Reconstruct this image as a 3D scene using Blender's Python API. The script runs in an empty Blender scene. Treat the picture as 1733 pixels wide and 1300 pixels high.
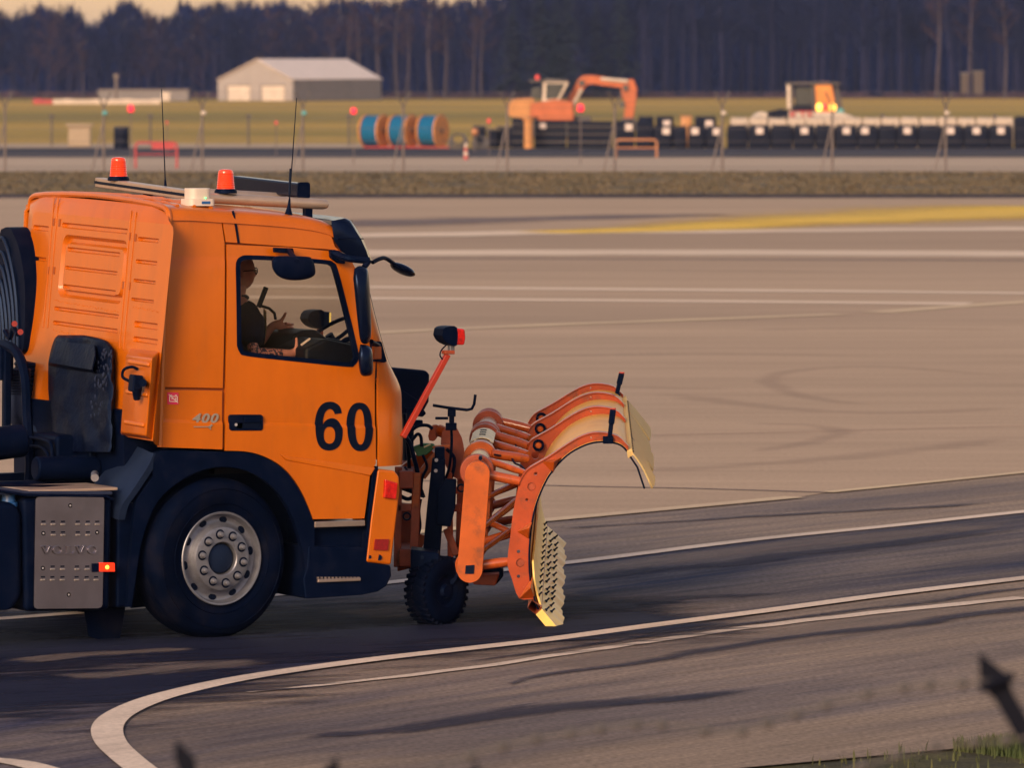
import bpy, bmesh, math, random
from math import sin, cos, pi, radians, sqrt
from mathutils import Vector, Matrix, noise
from mathutils.geometry import tessellate_polygon

# ---------------------------------------------------------------- camera, sky, sun, exposure
FP, CX, HY, H = 11000.0, 866.0, 107.0, 3.75      # focal length in photo pixels, principal column, horizon row, eye height
sc = bpy.context.scene
col = sc.collection
camd = bpy.data.cameras.new('camera'); cam = bpy.data.objects.new('camera', camd); col.objects.link(cam)
cam.location = (0, 0, H); cam.rotation_euler = (pi/2, 0, 0)
camd.sensor_width = 36; camd.sensor_fit = 'HORIZONTAL'; camd.lens = 36*FP/1733
camd.shift_y = -(650-HY)/1733
camd.clip_start = 0.5; camd.clip_end = 6000
camd.dof.use_dof = True; camd.dof.focus_distance = 42.6; camd.dof.aperture_fstop = 5.6
sc.camera = cam

SUN_AZ, SUN_EL = radians(-154), radians(22)       # direction towards the sun, azimuth clockwise from +Y
w = bpy.data.worlds.new('World'); sc.world = w; w.use_nodes = True
nt = w.node_tree; bg = nt.nodes['Background']
sky = nt.nodes.new('ShaderNodeTexSky'); sky.sky_type = 'NISHITA'; sky.sun_disc = False
sky.sun_elevation = SUN_EL; sky.sun_rotation = SUN_AZ
sky.air_density = 1.35; sky.dust_density = 1.0; sky.ozone_density = 1.0
tint = nt.nodes.new('ShaderNodeMix'); tint.data_type = 'RGBA'; tint.blend_type = 'MULTIPLY'
tint.inputs[0].default_value = 1.0; tint.inputs[7].default_value = (1.0, 0.75, 0.68, 1)
nt.links.new(sky.outputs[0], tint.inputs[6]); nt.links.new(tint.outputs[2], bg.inputs[0])
bg.inputs[1].default_value = 0.12
sund = bpy.data.lights.new('sun', 'SUN'); sun = bpy.data.objects.new('sun', sund); col.objects.link(sun)
sund.energy = 1.95; sund.angle = radians(24); sund.color = (1.0, 0.78, 0.50)
sdir = Vector((sin(SUN_AZ)*cos(SUN_EL), cos(SUN_AZ)*cos(SUN_EL), sin(SUN_EL)))
sun.rotation_euler = sdir.to_track_quat('Z', 'Y').to_euler()
sun.location = (-30, -30, 40)
sc.view_settings.view_transform = 'Standard'; sc.view_settings.look = 'None'
sc.view_settings.gamma = 1.0; sc.view_settings.exposure = 0.8; sc.view_settings.use_curve_mapping = False
sc.cycles.max_bounces = 8; sc.cycles.transparent_max_bounces = 16
rnd = random.Random(7)

# ---------------------------------------------------------------- measuring helpers (photo pixel -> real place)
TH = radians(26.5); CT, ST = cos(TH), sin(TH); OX, OY = -1.90, 42.3     # truck heading and position of its right front wheel
def W(px, py, Y): return Vector(((px-CX)/FP*Y, Y, H-(py-HY)*Y/FP))
def G(px, py, z=0.0):
    Y = FP*(H-z)/(py-HY); return Vector(((px-CX)/FP*Y, Y, z))
def loc2w(p): return Vector((OX+CT*p[0]-ST*p[1], OY+ST*p[0]+CT*p[1], p[2]))
def w2loc(p):
    x, y = p[0]-OX, p[1]-OY; return Vector((CT*x+ST*y, -ST*x+CT*y, p[2]))
CAML = w2loc((0, 0, H))
def rayl(px, py):
    a = (px-CX)/FP; return Vector((CT*a+ST, -ST*a+CT, -(py-HY)/FP))
def TPl(px, py, P0, N):
    d = rayl(px, py); return CAML+d*((P0-CAML).dot(N)/d.dot(N))
def T(px, py, v=0.0): return TPl(px, py, Vector((0, v, 0)), Vector((0, 1, 0)))
def TU(px, py, u): return TPl(px, py, Vector((u, 0, 0)), Vector((1, 0, 0)))

# ---------------------------------------------------------------- mesh helpers
def frame_of(axis):
    z = Vector(axis).normalized(); x = z.orthogonal().normalized(); return x, z.cross(x), z
class MB:
    def __init__(s): s.v = []; s.f = []
    def add(s, vs, fs):
        o = len(s.v); s.v += [Vector(p) for p in vs]; s.f += [tuple(i+o for i in f) for f in fs]; return s
    def box(s, c, size, M=None):
        c = Vector(c); h = Vector(size)/2
        vs = [Vector((x*h.x, y*h.y, z*h.z)) for x in (-1, 1) for y in (-1, 1) for z in (-1, 1)]
        if M is not None: vs = [M @ p for p in vs]
        return s.add([c+p for p in vs], [(0,1,3,2),(4,6,7,5),(0,4,5,1),(2,3,7,6),(0,2,6,4),(1,5,7,3)])
    def bar(s, p0, p1, wd, ht, up=(0,0,1)):
        p0, p1 = Vector(p0), Vector(p1); x = (p1-p0).normalized(); y = Vector(up).cross(x)
        if y.length < 1e-4: y = Vector((0,1,0)).cross(x)
        y.normalize(); z = x.cross(y)
        M = Matrix((x, y, z)).transposed()
        return s.box((p0+p1)/2, ((p1-p0).length, wd, ht), M)
    def prism(s, poly, d, holes=()):
        d = Vector(d); loops = [[Vector(p) for p in poly]]+[[Vector(p) for p in h] for h in holes]
        flat = [p for l in loops for p in l]; n = len(flat)
        tr = tessellate_polygon(loops)
        fs = [tuple(t) for t in tr]+[tuple(i+n for i in reversed(t)) for t in tr]
        o = 0
        for l in loops:
            k = len(l)
            for i in range(k): fs.append((o+i, o+(i+1) % k, n+o+(i+1) % k, n+o+i))
            o += k
        return s.add(flat+[p+d for p in flat], fs)
    def tube(s, pts, r, n=8, cap=True):
        pts = [Vector(p) for p in pts]; m = len(pts); rs = r if isinstance(r, (list, tuple)) else [r]*m
        vs = []; fs = []; x = None
        for i, p in enumerate(pts):
            t = (pts[min(i+1, m-1)]-pts[max(i-1, 0)]).normalized()
            if x is None: x = t.orthogonal().normalized()
            else:
                x = x-t*x.dot(t); x = x.normalized() if x.length > 1e-6 else t.orthogonal().normalized()
            y = t.cross(x)
            vs += [p+(x*cos(2*pi*k/n)+y*sin(2*pi*k/n))*rs[i] for k in range(n)]
        for i in range(m-1):
            for k in range(n): fs.append((i*n+k, i*n+(k+1) % n, (i+1)*n+(k+1) % n, (i+1)*n+k))
        if cap: fs += [tuple(range(n-1, -1, -1)), tuple((m-1)*n+k for k in range(n))]
        return s.add(vs, fs)
    def cyl(s, p0, p1, r0, r1=None, n=16): return s.tube([p0, p1], [r0, r0 if r1 is None else r1], n)
    def lathe(s, prof, p0, axis, n=32, close=False):
        p0 = Vector(p0); x, y, z = frame_of(axis); vs = []; fs = []; m = len(prof)
        for r, h in prof: vs += [p0+z*h+(x*cos(2*pi*k/n)+y*sin(2*pi*k/n))*r for k in range(n)]
        for i in range(m if close else m-1):
            j = (i+1) % m
            for k in range(n): fs.append((i*n+k, i*n+(k+1) % n, j*n+(k+1) % n, j*n+k))
        return s.add(vs, fs)
    def grid(s, rows, closed=False):
        m = len(rows); n = len(rows[0]); fs = []
        for i in range(m-1):
            for k in range(n if closed else n-1): fs.append((i*n+k, i*n+(k+1) % n, (i+1)*n+(k+1) % n, (i+1)*n+k))
        return s.add([p for r in rows for p in r], fs)
    def ball(s, c, r, n=10, sq=(1,1,1)):
        c = Vector(c); rows = []
        for i in range(n+1):
            a = -pi/2+pi*i/n
            rows.append([c+Vector((cos(a)*cos(2*pi*k/(2*n))*sq[0], cos(a)*sin(2*pi*k/(2*n))*sq[1], sin(a)*sq[2]))*r for k in range(2*n)])
        return s.grid(rows, True)
    def build(s, name, mat, parent=None, bevel=0.0, seg=2, ang=38, cuts=None, warp=None, thick=0.0, weld=False, loc=None):
        me = bpy.data.meshes.new(name); me.from_pydata(s.v, [], s.f); me.update()
        bm = bmesh.new(); bm.from_mesh(me)
        if weld: bmesh.ops.remove_doubles(bm, verts=bm.verts, dist=1e-4)
        if cuts:
            for co, no in cuts:
                bmesh.ops.bisect_plane(bm, geom=bm.verts[:]+bm.edges[:]+bm.faces[:], plane_co=co, plane_no=no, dist=1e-5)
        if warp:
            for vtx in bm.verts: vtx.co = warp(vtx.co)
        bmesh.ops.recalc_face_normals(bm, faces=bm.faces)
        lim = radians(ang)
        for f in bm.faces: f.smooth = True
        for e in bm.edges:
            e.smooth = not (len(e.link_faces) != 2 or e.calc_face_angle(0) > lim)
        bm.to_mesh(me); bm.free()
        o = bpy.data.objects.new(name, me); col.objects.link(o)
        if mat is not None: me.materials.append(mat)
        if parent is not None: o.parent = parent
        if loc is not None: o.location = loc
        if thick:
            md = o.modifiers.new('thickness', 'SOLIDIFY'); md.thickness = thick; md.offset = 0
        if bevel:
            md = o.modifiers.new('edge', 'BEVEL'); md.width = bevel; md.segments = seg; md.limit_method = 'ANGLE'; md.angle_limit = radians(33); md.harden_normals = True
        return o
def tag(o, label, cat, group=None, kind=None):
    if label: o['label'] = label
    if cat: o['category'] = cat
    if group: o['group'] = group
    if kind: o['kind'] = kind
    return o
def empty(name, label, cat, loc=(0,0,0), rz=0.0, group=None, kind=None):
    o = bpy.data.objects.new(name, None); col.objects.link(o); o.location = loc; o.rotation_euler = (0, 0, rz); o.empty_display_size = 0.2
    return tag(o, label, cat, group, kind)
def struct(o): o['kind'] = 'structure'; return o
def copy_tree(o, parent=None):
    c = o.copy(); col.objects.link(c); c.parent = parent
    for ch in [x for x in o.children]: copy_tree(ch, c)
    return c
def spline(pts, k=6):
    pts = [Vector(p) for p in pts]; out = []
    P = [pts[0]*2-pts[1]]+pts+[pts[-1]*2-pts[-2]]
    for i in range(1, len(P)-2):
        for j in range(k):
            t = j/k; a, b, c, d = P[i-1], P[i], P[i+1], P[i+2]
            out.append(0.5*((2*b)+(c-a)*t+(2*a-5*b+4*c-d)*t*t+(3*b-a-3*c+d)*t*t*t))
    out.append(pts[-1]); return out
def rrect(x0, y0, x1, y1, r, n=4):
    if x0 > x1: x0, x1 = x1, x0
    if y0 > y1: y0, y1 = y1, y0
    r = min(r, (x1-x0)*.49, (y1-y0)*.49); o = []
    for cx, cy, a in ((x1-r, y1-r, 0), (x0+r, y1-r, 90), (x0+r, y0+r, 180), (x1-r, y0+r, 270)):
        for i in range(n+1):
            t = radians(a+90*i/n); o.append((cx+r*cos(t), cy+r*sin(t)))
    return o
def sheet(mb, fr, outer, holes, z=0.0):
    """pressed sheet: outer outline with holes (rect, radius, depth, inset, subholes) pressed in to depth"""
    O, ex, ey, n = fr
    P = lambda q, zz: O+ex*q[0]+ey*q[1]+n*zz
    loops = [[Vector((q[0], q[1], 0)) for q in outer]]+[[Vector((q[0], q[1], 0)) for q in rrect(*h[0], h[1])] for h in holes]
    flat = [p for l in loops for p in l]
    mb.add([P(p, z) for p in flat], [tuple(t) for t in tessellate_polygon(loops)])
    for rect, r, dep, ins, sub in holes:
        x0, y0, x1, y1 = rect; x0, x1 = min(x0, x1), max(x0, x1); y0, y1 = min(y0, y1), max(y0, y1)
        a = rrect(x0, y0, x1, y1, r); ins = min(ins, (x1-x0)*.3, (y1-y0)*.3)
        b = rrect(x0+ins, y0+ins, x1-ins, y1-ins, max(r-ins, .004)); k = len(a)
        mb.add([P(q, z) for q in a]+[P(q, z-dep) for q in b], [(i, (i+1) % k, k+(i+1) % k, k+i) for i in range(k)])
        sheet(mb, fr, b, sub, z-dep)
def text_mesh(txt, size, ext, mat, name, parent, O, ex, ey, shear=0.0, bold=0.0, sx=1.0):
    cu = bpy.data.curves.new(name, 'FONT'); cu.body = txt; cu.size = size; cu.extrude = ext; cu.shear = shear; cu.offset = bold
    cu.align_x = 'CENTER'; cu.align_y = 'CENTER'; cu.resolution_u = 3
    t = bpy.data.objects.new(name+'_curve', cu); col.objects.link(t)
    dg = bpy.context.evaluated_depsgraph_get(); dg.update()
    me = bpy.data.meshes.new_from_object(t.evaluated_get(dg)); bpy.data.objects.remove(t)
    ez = Vector(ex).cross(Vector(ey)).normalized()
    for vtx in me.vertices: vtx.co = Vector(O)+Vector(ex)*vtx.co.x*sx+Vector(ey)*vtx.co.y+ez*vtx.co.z
    me.materials.clear(); me.materials.append(mat); me.name = name
    o = bpy.data.objects.new(name, me); col.objects.link(o); o.parent = parent; return o

# ---------------------------------------------------------------- materials
def mat(name, c, rough=0.5, metal=0.0, coat=0.0, var=0.0, vscale=3.0, bump=0.0, bscale=40.0, c2=None, emit=None, es=0.0, spec=None, stint=None, stretch=(1,1,1), rvar=0.0, sss=0.0, trans=0.0):
    m = bpy.data.materials.new(name); m.use_nodes = True; t = m.node_tree; N = t.nodes; L = t.links
    b = N['Principled BSDF']; b.inputs['Base Color'].default_value = (*c, 1); b.inputs['Roughness'].default_value = rough
    b.inputs['Metallic'].default_value = metal; b.inputs['Coat Weight'].default_value = coat; b.inputs['Coat Roughness'].default_value = 0.08
    if spec is not None: b.inputs['Specular IOR Level'].default_value = spec
    if stint: b.inputs['Specular Tint'].default_value = (*stint, 1)
    if trans: b.inputs['Transmission Weight'].default_value = trans
    if sss:
        b.inputs['Subsurface Weight'].default_value = sss; b.inputs['Subsurface Radius'].default_value = (.02, .01, .005)
    if emit: b.inputs['Emission Color'].default_value = (*emit, 1); b.inputs['Emission Strength'].default_value = es
    if var or bump or c2 or rvar:
        tc = N.new('ShaderNodeTexCoord'); mp = N.new('ShaderNodeMapping'); mp.inputs['Scale'].default_value = stretch
        L.new(tc.outputs['Object'], mp.inputs[0])
        nz = N.new('ShaderNodeTexNoise'); nz.inputs['Scale'].default_value = vscale; nz.inputs['Detail'].default_value = 6; nz.inputs['Roughness'].default_value = .62
        L.new(mp.outputs[0], nz.inputs[0])
        if var or c2:
            rp = N.new('ShaderNodeValToRGB'); rp.color_ramp.elements[0].position = .32; rp.color_ramp.elements[1].position = .68
            lo = c2 if c2 else tuple(x*(1-var) for x in c); hi = c if c2 else tuple(min(1, x*(1+var)) for x in c)
            rp.color_ramp.elements[0].color = (*lo, 1); rp.color_ramp.elements[1].color = (*hi, 1)
            L.new(nz.outputs[0], rp.inputs[0]); L.new(rp.outputs[0], b.inputs['Base Color'])
        if rvar:
            mr = N.new('ShaderNodeMapRange'); mr.inputs[3].default_value = max(.02, rough-rvar); mr.inputs[4].default_value = min(1, rough+rvar)
            L.new(nz.outputs[0], mr.inputs[0]); L.new(mr.outputs[0], b.inputs['Roughness'])
        if bump:
            n2 = N.new('ShaderNodeTexNoise'); n2.inputs['Scale'].default_value = bscale; n2.inputs['Detail'].default_value = 4
            L.new(mp.outputs[0], n2.inputs[0]); bp = N.new('ShaderNodeBump'); bp.inputs['Strength'].default_value = bump; bp.inputs['Distance'].default_value = .01
            L.new(n2.outputs[0], bp.inputs['Height']); L.new(bp.outputs[0], b.inputs['Normal'])
    return m
def translucent(m, c, f):
    t = m.node_tree; N = t.nodes; L = t.links; o = N['Material Output']; s = o.inputs[0].links[0].from_socket
    tl = N.new('ShaderNodeBsdfTranslucent'); tl.inputs[0].default_value = (*c, 1); mx = N.new('ShaderNodeMixShader'); mx.inputs[0].default_value = f
    L.new(s, mx.inputs[1]); L.new(tl.outputs[0], mx.inputs[2]); L.new(mx.outputs[0], o.inputs[0]); return m
def glassmat(name, c, refl=0.10, alpha=0.95):
    m = bpy.data.materials.new(name); m.use_nodes = True; t = m.node_tree; N = t.nodes; L = t.links; N.remove(N['Principled BSDF'])
    tr = N.new('ShaderNodeBsdfTransparent'); tr.inputs[0].default_value = (c[0], c[1], c[2], 1)
    gl = N.new('ShaderNodeBsdfGlossy'); gl.inputs['Roughness'].default_value = .03
    lw = N.new('ShaderNodeLayerWeight'); lw.inputs[0].default_value = .5
    pw = N.new('ShaderNodeMath'); pw.operation = 'POWER'; pw.inputs[1].default_value = 5; L.new(lw.outputs['Facing'], pw.inputs[0])
    fr = N.new('ShaderNodeMath'); fr.operation = 'MULTIPLY_ADD'; fr.inputs[1].default_value = .6; fr.inputs[2].default_value = .009; L.new(pw.outputs[0], fr.inputs[0])
    mx = N.new('ShaderNodeMixShader'); L.new(fr.outputs[0], mx.inputs[0]); L.new(tr.outputs[0], mx.inputs[1]); L.new(gl.outputs[0], mx.inputs[2])
    L.new(mx.outputs[0], N['Material Output'].inputs[0]); return m
M = {}
M['paint'] = mat('orange_truck_paint', (.50, .110, .0006), .38, spec=.28, coat=.36, var=.09, vscale=3.0, rvar=.10, bump=.02, bscale=9, stretch=(1.6, 1.6, .5))
M['paint_in'] = mat('orange_seam_paint', (.30, .06, .004), .5)
M['plow'] = mat('orange_plough_paint', (.44, .078, .005), .42, spec=.4, coat=.12, var=.16, vscale=5, rvar=.12, bump=.05, bscale=30)
M['plow_red'] = mat('red_orange_plough_paint', (.36, .044, .005), .42, spec=.4, coat=.12, var=.18, vscale=6, rvar=.12, bump=.05, bscale=30)
M['plow_dark'] = mat('worn_dark_red_orange_paint', (.30, .05, .018), .5, var=.3, vscale=8, bump=.08, bscale=40)
M['redbar'] = mat('red_painted_bar', (.36, .026, .010), .38, coat=.2, var=.1, vscale=7)
M['black'] = mat('black_plastic', (.0012, .0036, .017), .5, stint=(.25, .45, 1.0), spec=.08, var=.25, vscale=6, rvar=.1)
M['blackg'] = mat('black_gloss_plastic', (.0018, .004, .016), .25, stint=(.30, .48, 1.0), spec=.3, var=.1, vscale=4)
M['grey'] = mat('dark_grey_plastic', (.008, .014, .036), .5, stint=(.30, .48, 1.0), spec=.35, var=.18, vscale=5, rvar=.1)
M['greyl'] = mat('mid_grey_plastic', (.020, .026, .055), .55, stint=(.30, .48, 1.0), spec=.35, var=.2, vscale=5)
M['rubber'] = mat('tyre_rubber', (.0010, .0028, .013), .7, stint=(.30, .48, 1.0), spec=.06, var=.3, vscale=4, bump=.15, bscale=60)
M['dirty'] = mat('grimy_black_lagging', (.002, .005, .020), .5, stint=(.30, .48, 1.0), spec=.18, c2=(.0008, .002, .011), vscale=6, bump=.6, bscale=22, rvar=.2)
M['metal'] = mat('rolled_aluminium', (.42, .33, .30), .38, metal=.85, var=.12, vscale=6, rvar=.1)
M['plate'] = mat('brushed_alloy_plate', (.23, .215, .275), .30, metal=.9, var=.1, vscale=4, rvar=.06, bump=.03, bscale=14)
M['rim'] = mat('silver_wheel_steel', (.21, .215, .265), .45, metal=.6, var=.15, vscale=9, rvar=.1)
M['chrome'] = mat('chrome_lettering', (.40, .35, .33), .3, metal=.5)
M['steel'] = mat('bright_worn_steel', (.60, .42, .28), .34, metal=.6, var=.2, vscale=12)
M['alu'] = mat('anodised_aluminium_rail', (.50, .37, .30), .40, metal=.55, var=.08, vscale=8)
M['cream'] = mat('cream_polyurethane', (.98, .60, .17), .45, var=.16, vscale=7, bump=.08, bscale=30, sss=.15)
M['creamflap'] = mat('cream_rubber_flap', (.98, .76, .38), .45, var=.12, vscale=6, bump=.05, bscale=25)
M['mold'] = mat('buff_mouldboard_sheet', (.90, .48, .11), .38, spec=.2, var=.14, vscale=3, rvar=.1)
translucent(M['creamflap'], (1.0, .82, .45), .65); translucent(M['mold'], (.9, .45, .10), .25)
M['plowg'] = mat('glossy_orange_tube', (.42, .075, .012), .24, coat=.5, var=.15, vscale=6)
M['white'] = mat('white_plastic', (.66, .56, .50), .45, var=.06, vscale=5)
M['num'] = mat('black_vinyl_number', (.002, .004, .014), .5, stint=(.30, .48, 1.0), spec=.2)
M['red'] = mat('red_lamp_lens', (.42, .006, .006), .2, coat=.5, emit=(1, .02, .01), es=.04, var=.5, vscale=40)
M['amber'] = mat('amber_beacon_dome', (.62, .040, .006), .16, coat=.5, emit=(1.0, .05, .004), es=.20, var=.1, vscale=30, stretch=(.2,.2,3))
M['amberhot'] = mat('amber_marker_led', (1, .25, .03), .2, emit=(1, .30, .03), es=3.0)
M['redlens'] = mat('red_marker_lens', (.6, .02, .01), .2, emit=(1, .04, .005), es=.5)
M['reflex'] = mat('dull_red_reflector', (.22, .006, .008), .3, var=.2, vscale=60)
M['glass'] = glassmat('window_glass', (.90, .88, .84))
M['skin'] = mat('skin', (.50, .21, .16), .5, var=.1, vscale=20, sss=.1)
M['cloth'] = mat('navy_work_cloth', (.002, .005, .022), .9, spec=.05, var=.3, vscale=14, bump=.3, bscale=26)
M['clothg'] = mat('dark_grey_collar_cloth', (.03, .03, .045), .85, var=.2, vscale=14)
M['belt'] = mat('buff_seat_belt', (.38, .28, .14), .7)
M['seat'] = mat('charcoal_seat_fabric', (.006, .009, .022), .9, spec=.1, var=.3, vscale=30)
M['dash'] = mat('dark_dashboard', (.004, .006, .014), .5, spec=.3, var=.15, vscale=6)
M['green'] = mat('green_coupling_block', (.005, .12, .035), .45, var=.2, vscale=10)
M['pink'] = mat('magenta_warning_sticker', (.62, .02, .09), .5)
M['lettw'] = mat('white_print', (.80, .66, .60), .5)
M['tapewhite'] = mat('pale_label', (.75, .60, .34), .5, var=.15, vscale=15)
M['blue'] = mat('blue_filler_cap', (.02, .10, .32), .35)
def grime(m, c, scale, stretch, lo, hi, amt):
    t = m.node_tree; N = t.nodes; L = t.links; b = N['Principled BSDF']; src = b.inputs['Base Color'].links[0].from_socket
    tc = N.new('ShaderNodeTexCoord'); mp = N.new('ShaderNodeMapping'); mp.inputs['Scale'].default_value = stretch; L.new(tc.outputs['Object'], mp.inputs[0])
    nz = N.new('ShaderNodeTexNoise'); nz.inputs['Scale'].default_value = scale; nz.inputs['Detail'].default_value = 8; nz.inputs['Roughness'].default_value = .7; L.new(mp.outputs[0], nz.inputs[0])
    mr = N.new('ShaderNodeMapRange'); mr.inputs[1].default_value = lo; mr.inputs[2].default_value = hi; mr.inputs[3].default_value = 0; mr.inputs[4].default_value = amt; L.new(nz.outputs[0], mr.inputs[0])
    mx = N.new('ShaderNodeMix'); mx.data_type = 'RGBA'; mx.inputs[7].default_value = (*c, 1); L.new(mr.outputs[0], mx.inputs[0]); L.new(src, mx.inputs[6]); L.new(mx.outputs[2], b.inputs['Base Color'])
grime(M['paint'], (.20, .085, .030), 7, (1.4, 1.4, .35), .54, .76, .24); grime(M['paint'], (.10, .05, .03), 70, (1, 1, .6), .64, .74, .5)
for k in ('plow', 'plow_red', 'plowg'): grime(M[k], (.09, .035, .020), 9, (1, 1, 1), .52, .70, .65); grime(M[k], (.30, .24, .20), 26, (1, 1, 1), .66, .72, .6)
grime(M['cream'], (.55, .28, .09), 14, (1, 1, 1), .52, .75, .45); grime(M['creamflap'], (.60, .40, .18), 8, (1, 1, 1), .55, .8, .35); grime(M['mold'], (.45, .17, .05), 6, (1, 1, 1), .5, .72, .5)
grime(M['rubber'], (.020, .018, .024), 5, (1, 1, 1), .5, .75, .5); grime(M['black'], (.012, .012, .020), 6, (1, 1, 1), .5, .75, .5); grime(M['rim'], (.10, .09, .10), 10, (1, 1, 1), .5, .72, .6)
# ---------------------------------------------------------------- ground materials
def groundmat(name, base, dark, scale, rot, stretch, lo, hi, grain=60.0, gamt=.25, bump=.25, rough=.85, patch=None, light=None, streak=None):
    m = bpy.data.materials.new(name); m.use_nodes = True; t = m.node_tree; N = t.nodes; L = t.links; b = N['Principled BSDF']
    tc = N.new('ShaderNodeTexCoord'); mp = N.new('ShaderNodeMapping'); mp.vector_type = 'TEXTURE'
    mp.inputs['Rotation'].default_value = (0, 0, rot); mp.inputs['Scale'].default_value = stretch; L.new(tc.outputs['Object'], mp.inputs[0])
    n1 = N.new('ShaderNodeTexNoise'); n1.inputs['Scale'].default_value = scale; n1.inputs['Detail'].default_value = 8; n1.inputs['Roughness'].default_value = .66; n1.inputs['Distortion'].default_value = .4
    L.new(mp.outputs[0], n1.inputs[0])
    rp = N.new('ShaderNodeValToRGB'); rp.color_ramp.elements[0].position = lo; rp.color_ramp.elements[1].position = hi
    rp.color_ramp.elements[0].color = (*dark, 1); rp.color_ramp.elements[1].color = (*base, 1)
    if light:
        e = rp.color_ramp.elements.new(min(.97, hi+.16)); e.color = (*light, 1)
    L.new(n1.outputs[0], rp.inputs[0])
    n2 = N.new('ShaderNodeTexNoise'); n2.inputs['Scale'].default_value = grain; n2.inputs['Detail'].default_value = 3
    L.new(tc.outputs['Object'], n2.inputs[0])
    mr = N.new('ShaderNodeMapRange'); mr.inputs[1].default_value = .3; mr.inputs[2].default_value = .7; mr.inputs[3].default_value = 1-gamt; mr.inputs[4].default_value = 1+gamt
    L.new(n2.outputs[0], mr.inputs[0])
    mx = N.new('ShaderNodeMix'); mx.data_type = 'RGBA'; mx.blend_type = 'MULTIPLY'; mx.inputs[0].default_value = 1
    L.new(rp.outputs[0], mx.inputs[6]); L.new(mr.outputs[0], mx.inputs[7]); out = mx.outputs[2]
    if patch:
        n3 = N.new('ShaderNodeTexNoise'); n3.inputs['Scale'].default_value = patch[0]; n3.inputs['Detail'].default_value = 4
        L.new(tc.outputs['Object'], n3.inputs[0])
        r3 = N.new('ShaderNodeMapRange'); r3.inputs[1].default_value = .35; r3.inputs[2].default_value = .65; r3.inputs[3].default_value = patch[1]; r3.inputs[4].default_value = patch[2]
        L.new(n3.outputs[0], r3.inputs[0])
        m3 = N.new('ShaderNodeMix'); m3.data_type = 'RGBA'; m3.blend_type = 'MULTIPLY'; m3.inputs[0].default_value = 1
        L.new(out, m3.inputs[6]); L.new(r3.outputs[0], m3.inputs[7]); out = m3.outputs[2]
    if streak:
        ms = N.new('ShaderNodeMapping'); ms.vector_type = 'TEXTURE'; ms.inputs['Rotation'].default_value = (0, 0, streak[0]); ms.inputs['Scale'].default_value = (streak[1], streak[2], 1); L.new(tc.outputs['Object'], ms.inputs[0])
        n4 = N.new('ShaderNodeTexNoise'); n4.inputs['Scale'].default_value = 1.0; n4.inputs['Detail'].default_value = 9; n4.inputs['Roughness'].default_value = .72; L.new(ms.outputs[0], n4.inputs[0])
        r4 = N.new('ShaderNodeMapRange'); r4.inputs[1].default_value = .32; r4.inputs[2].default_value = .68; r4.inputs[3].default_value = streak[3]; r4.inputs[4].default_value = streak[4]; L.new(n4.outputs[0], r4.inputs[0])
        m4 = N.new('ShaderNodeMix'); m4.data_type = 'RGBA'; m4.blend_type = 'MULTIPLY'; m4.inputs[0].default_value = 1; L.new(out, m4.inputs[6]); L.new(r4.outputs[0], m4.inputs[7]); out = m4.outputs[2]
    L.new(out, b.inputs['Base Color']); b.inputs['Roughness'].default_value = rough; b.inputs['Specular IOR Level'].default_value = .10
    bp = N.new('ShaderNodeBump'); bp.inputs['Strength'].default_value = bump; bp.inputs['Distance'].default_value = .01
    L.new(n2.outputs[0], bp.inputs['Height']); L.new(bp.outputs[0], b.inputs['Normal'])
    return m
LINE = radians(56)
GM = {}
GM['asphalt'] = groundmat('weathered_asphalt', (.285, .208, .160), (.115, .094, .105), .55, LINE, (5, .8, 1), .34, .58, grain=28, gamt=.30, patch=(.12, .82, 1.12), streak=(LINE, 3.5, .16, .74, 1.2))
GM['lane'] = groundmat('tyre_blackened_asphalt', (.165, .128, .122), (.016, .021, .062), .7, LINE, (6.5, .62, 1), .40, .62, grain=28, gamt=.34, patch=(.1, .7, 1.15), light=(.25, .19, .165), streak=(LINE, 4, .14, .62, 1.25))
GM['lanew'] = groundmat('rubbered_asphalt_under_wheels', (.060, .055, .075), (.007, .011, .036), .7, TH, (5.5, .6, 1), .40, .70, grain=40, gamt=.3, light=(.16, .125, .115))
GM['concrete'] = groundmat('apron_concrete', (.465, .330, .235), (.375, .265, .192), .06, radians(4), (9, 1.4, 1), .36, .60, grain=22, gamt=.10, bump=.1, patch=(.03, .90, 1.05), streak=(radians(3), 9, 1.1, .86, 1.09))
GM['roadcon'] = groundmat('service_road_concrete', (.47, .355, .27), (.41, .31, .235), .05, 0, (6, 1, 1), .4, .6, grain=8, gamt=.05, streak=(0, 20, 2, .9, 1.06))
GM['dark'] = groundmat('dark_wet_tarmac', (.055, .050, .070), (.028, .028, .045), .08, 0, (8, 1, 1), .4, .6, grain=6, gamt=.15)
GM['drygrass'] = groundmat('dry_verge_turf', (.20, .145, .085), (.085, .075, .055), .22, 0, (5, 1.0, 1), .34, .62, grain=5, gamt=.3, rough=.95, streak=(0, 6, 1.2, .6, 1.25))
GM['field'] = groundmat('winter_meadow', (.50, .315, .075), (.27, .20, .055), .012, 0, (2.2, 1, 1), .38, .60, grain=1.2, gamt=.16, rough=.95, streak=(0, 40, 9, .75, 1.15))
GM['white'] = groundmat('worn_white_marking', (.68, .54, .45), (.47, .37, .31), 1.2, LINE, (4, .7, 1), .30, .52, grain=35, gamt=.14)
GM['whitefar'] = groundmat('faded_white_marking', (.72, .56, .44), (.58, .45, .35), .2, 0, (4, 1, 1), .35, .6, grain=12, gamt=.06)
GM['cream'] = groundmat('faded_cream_marking', (.62, .47, .31), (.50, .37, .27), .3, 0, (4, 1, 1), .35, .6, grain=12, gamt=.08)
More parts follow.
